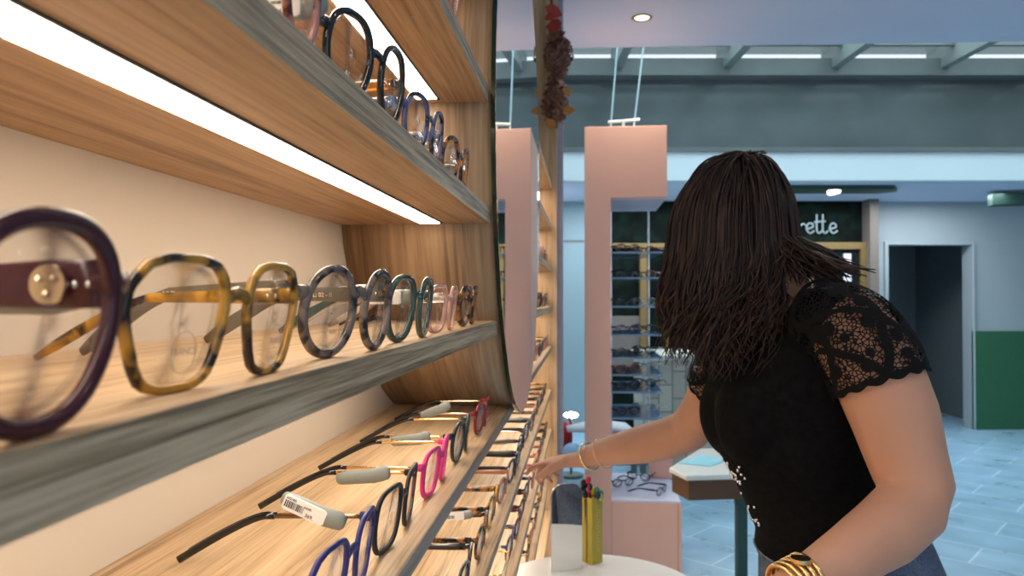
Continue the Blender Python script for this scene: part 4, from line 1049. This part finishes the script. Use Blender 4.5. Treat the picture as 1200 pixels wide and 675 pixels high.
# hair: a cap over the skull and many falling locks
mb = MB()
HC = Vector((.252, 1.25, .112)); HR = Vector((.108, .096, .122))
mb.ell(HC+Vector((.004, 0, .012)), (.098, .086, .106), 28, 18)
mb.loft([((.30, 1.25, .06), Y0, .060, .045), ((.325, 1.25, .035), Y0, .040, .028)], 20)
random.seed(21)
def lock(az, r0, zend, out, wav, rr, drift=Vector((0, 0, 0)), n=22, start=None):
    """az: 0 = front (-x), pi/2 = towards the camera (-y), pi = back"""
    dx, dy = -math.cos(az), -math.sin(az)
    top = HC+Vector((.012+random.gauss(0, .012), random.gauss(0, .02), HR.z*r0))
    eq = HC+Vector((dx*HR.x*out, dy*HR.y*out, -.012))
    Ln = eq.z-zend; ph = random.uniform(0, 6.3); pts = []
    for i in range(n):
        t_ = i/(n-1)
        if t_ < .42:
            a = t_/.42*PI/2
            p = Vector((top.x+(eq.x-top.x)*math.sin(a), top.y+(eq.y-top.y)*math.sin(a), eq.z+(top.z-eq.z)*math.cos(a)))
        else:
            s_ = (t_-.42)/.58
            w_ = wav*s_*(.35+s_)
            p = Vector((eq.x, eq.y, eq.z-Ln*s_))+drift*(s_**1.3)
            p += Vector((dx*.010*math.sin(PI*s_)+w_*math.sin(ph+s_*9), w_*math.cos(ph*1.3+s_*8), 0))
        pts.append(p)
    rad = [(rr*(.65+.5*math.sin(PI*min(1, i/(n-1)*1.05)))*(1 if i < n-4 else (n-i)/4.5), rr*.55*(1 if i < n-4 else (n-i)/4.5)) for i in range(n)]
    mb.tube(pts, rad, 6)
RD = lambda: random.uniform(.0014, .0034)
for i in range(420):            # front and far front: long, hiding the face
    az = random.uniform(-1.9, 1.0)
    lock(az, random.uniform(.97, 1.05), random.uniform(-.120, -.03)+(.03 if abs(az) > 1.2 else 0), random.uniform(.82, 1.02), random.uniform(.009, .024), RD(), Vector((random.uniform(-.004, .014), 0, 0)))
for i in range(330):            # camera side
    az = random.uniform(.8, 2.1)
    lock(az, random.uniform(.96, 1.04), random.uniform(-.135, -.0), random.uniform(.90, 1.04), random.uniform(.009, .022), RD(), Vector((random.uniform(-.01, .010), random.uniform(-.008, .008), 0)))
for i in range(330):            # back: swept over the shoulder
    az = random.uniform(1.9, 4.4)
    lock(az, random.uniform(.95, 1.03), random.uniform(.012, .06), random.uniform(.80, .97), random.uniform(.003, .009), RD(), Vector((random.uniform(.0, .09), random.uniform(-.05, .01), 0)))
for i in range(22):             # loose ends lying over the near shoulder
    y_ = random.uniform(1.13, 1.2); q_ = random.uniform(-.02, .02); mb.tube([(.335, y_+.04, .078), (.365+q_*.3, y_+.01, .060+random.uniform(-.008, .008)), (.395+q_, y_, .043+random.uniform(-.005, .005)), (.425+q_, y_-.01, .036+random.uniform(-.005, .008))], [.003, .003, .0022, .0008], 6)
mb.build('hair', 'hair', pers, smooth=True)
pers.location.y += .036

# ================================================================ LIGHT
w = bpy.data.worlds.new('world'); sc.world = w; w.use_nodes = True
nt = w.node_tree; nt.nodes.clear()
wo = nt.nodes.new('ShaderNodeOutputWorld'); bg = N(nt, 'ShaderNodeBackground', Strength=1.25); bg.inputs['Color'].default_value = (.76, .88, 1.0, 1)
L(nt, bg.outputs[0], wo.inputs[0])
def area(name, loc, rot, size, power, color, sy=None):
    l = bpy.data.lights.new(name, 'AREA'); l.energy = power; l.color = color; l.size = size; l.shape = 'RECTANGLE'; l.size_y = sy or size
    o_ = bpy.data.objects.new(name, l); col.objects.link(o_); o_.location = (loc[0], loc[1], loc[2]+H); o_.rotation_euler = rot; return o_
c = F(2.6, 5.0, RZ+.3)
area('roof_daylight', c, (0, 0, TH), 6.0, 620, (.76, .89, 1.0), 2.0)
c = F(2.5, 6.9, fb-.03)
area('far_ceiling_lights', c, (0, 0, TH), 4.0, 70, (.85, .94, 1.0), .5)
def spot(loc, power, color, ang=2.4, blend=.8, r=.05):
    l = bpy.data.lights.new('downlight_lamp', 'SPOT'); l.energy = power; l.color = color; l.spot_size = ang; l.spot_blend = blend; l.shadow_soft_size = r
    o_ = bpy.data.objects.new('downlight_lamp', l); col.objects.link(o_); o_.location = (loc[0], loc[1], loc[2]+H); return o_
c = F(U(753, 3.57), 3.57, CZ-.03); spot(c, 45, (1, .86, .68))
for x, y in ((.9, .2), (.9, 1.9), (2.4, 1.0), (2.6, 2.8)): 
    spot((x, y, CZ-.03), 16, (1, .86, .72))
sc.view_settings.view_transform = 'Standard'; sc.view_settings.look = 'None'; sc.view_settings.gamma = 1; sc.view_settings.use_curve_mapping = False
sc.view_settings.exposure = 0
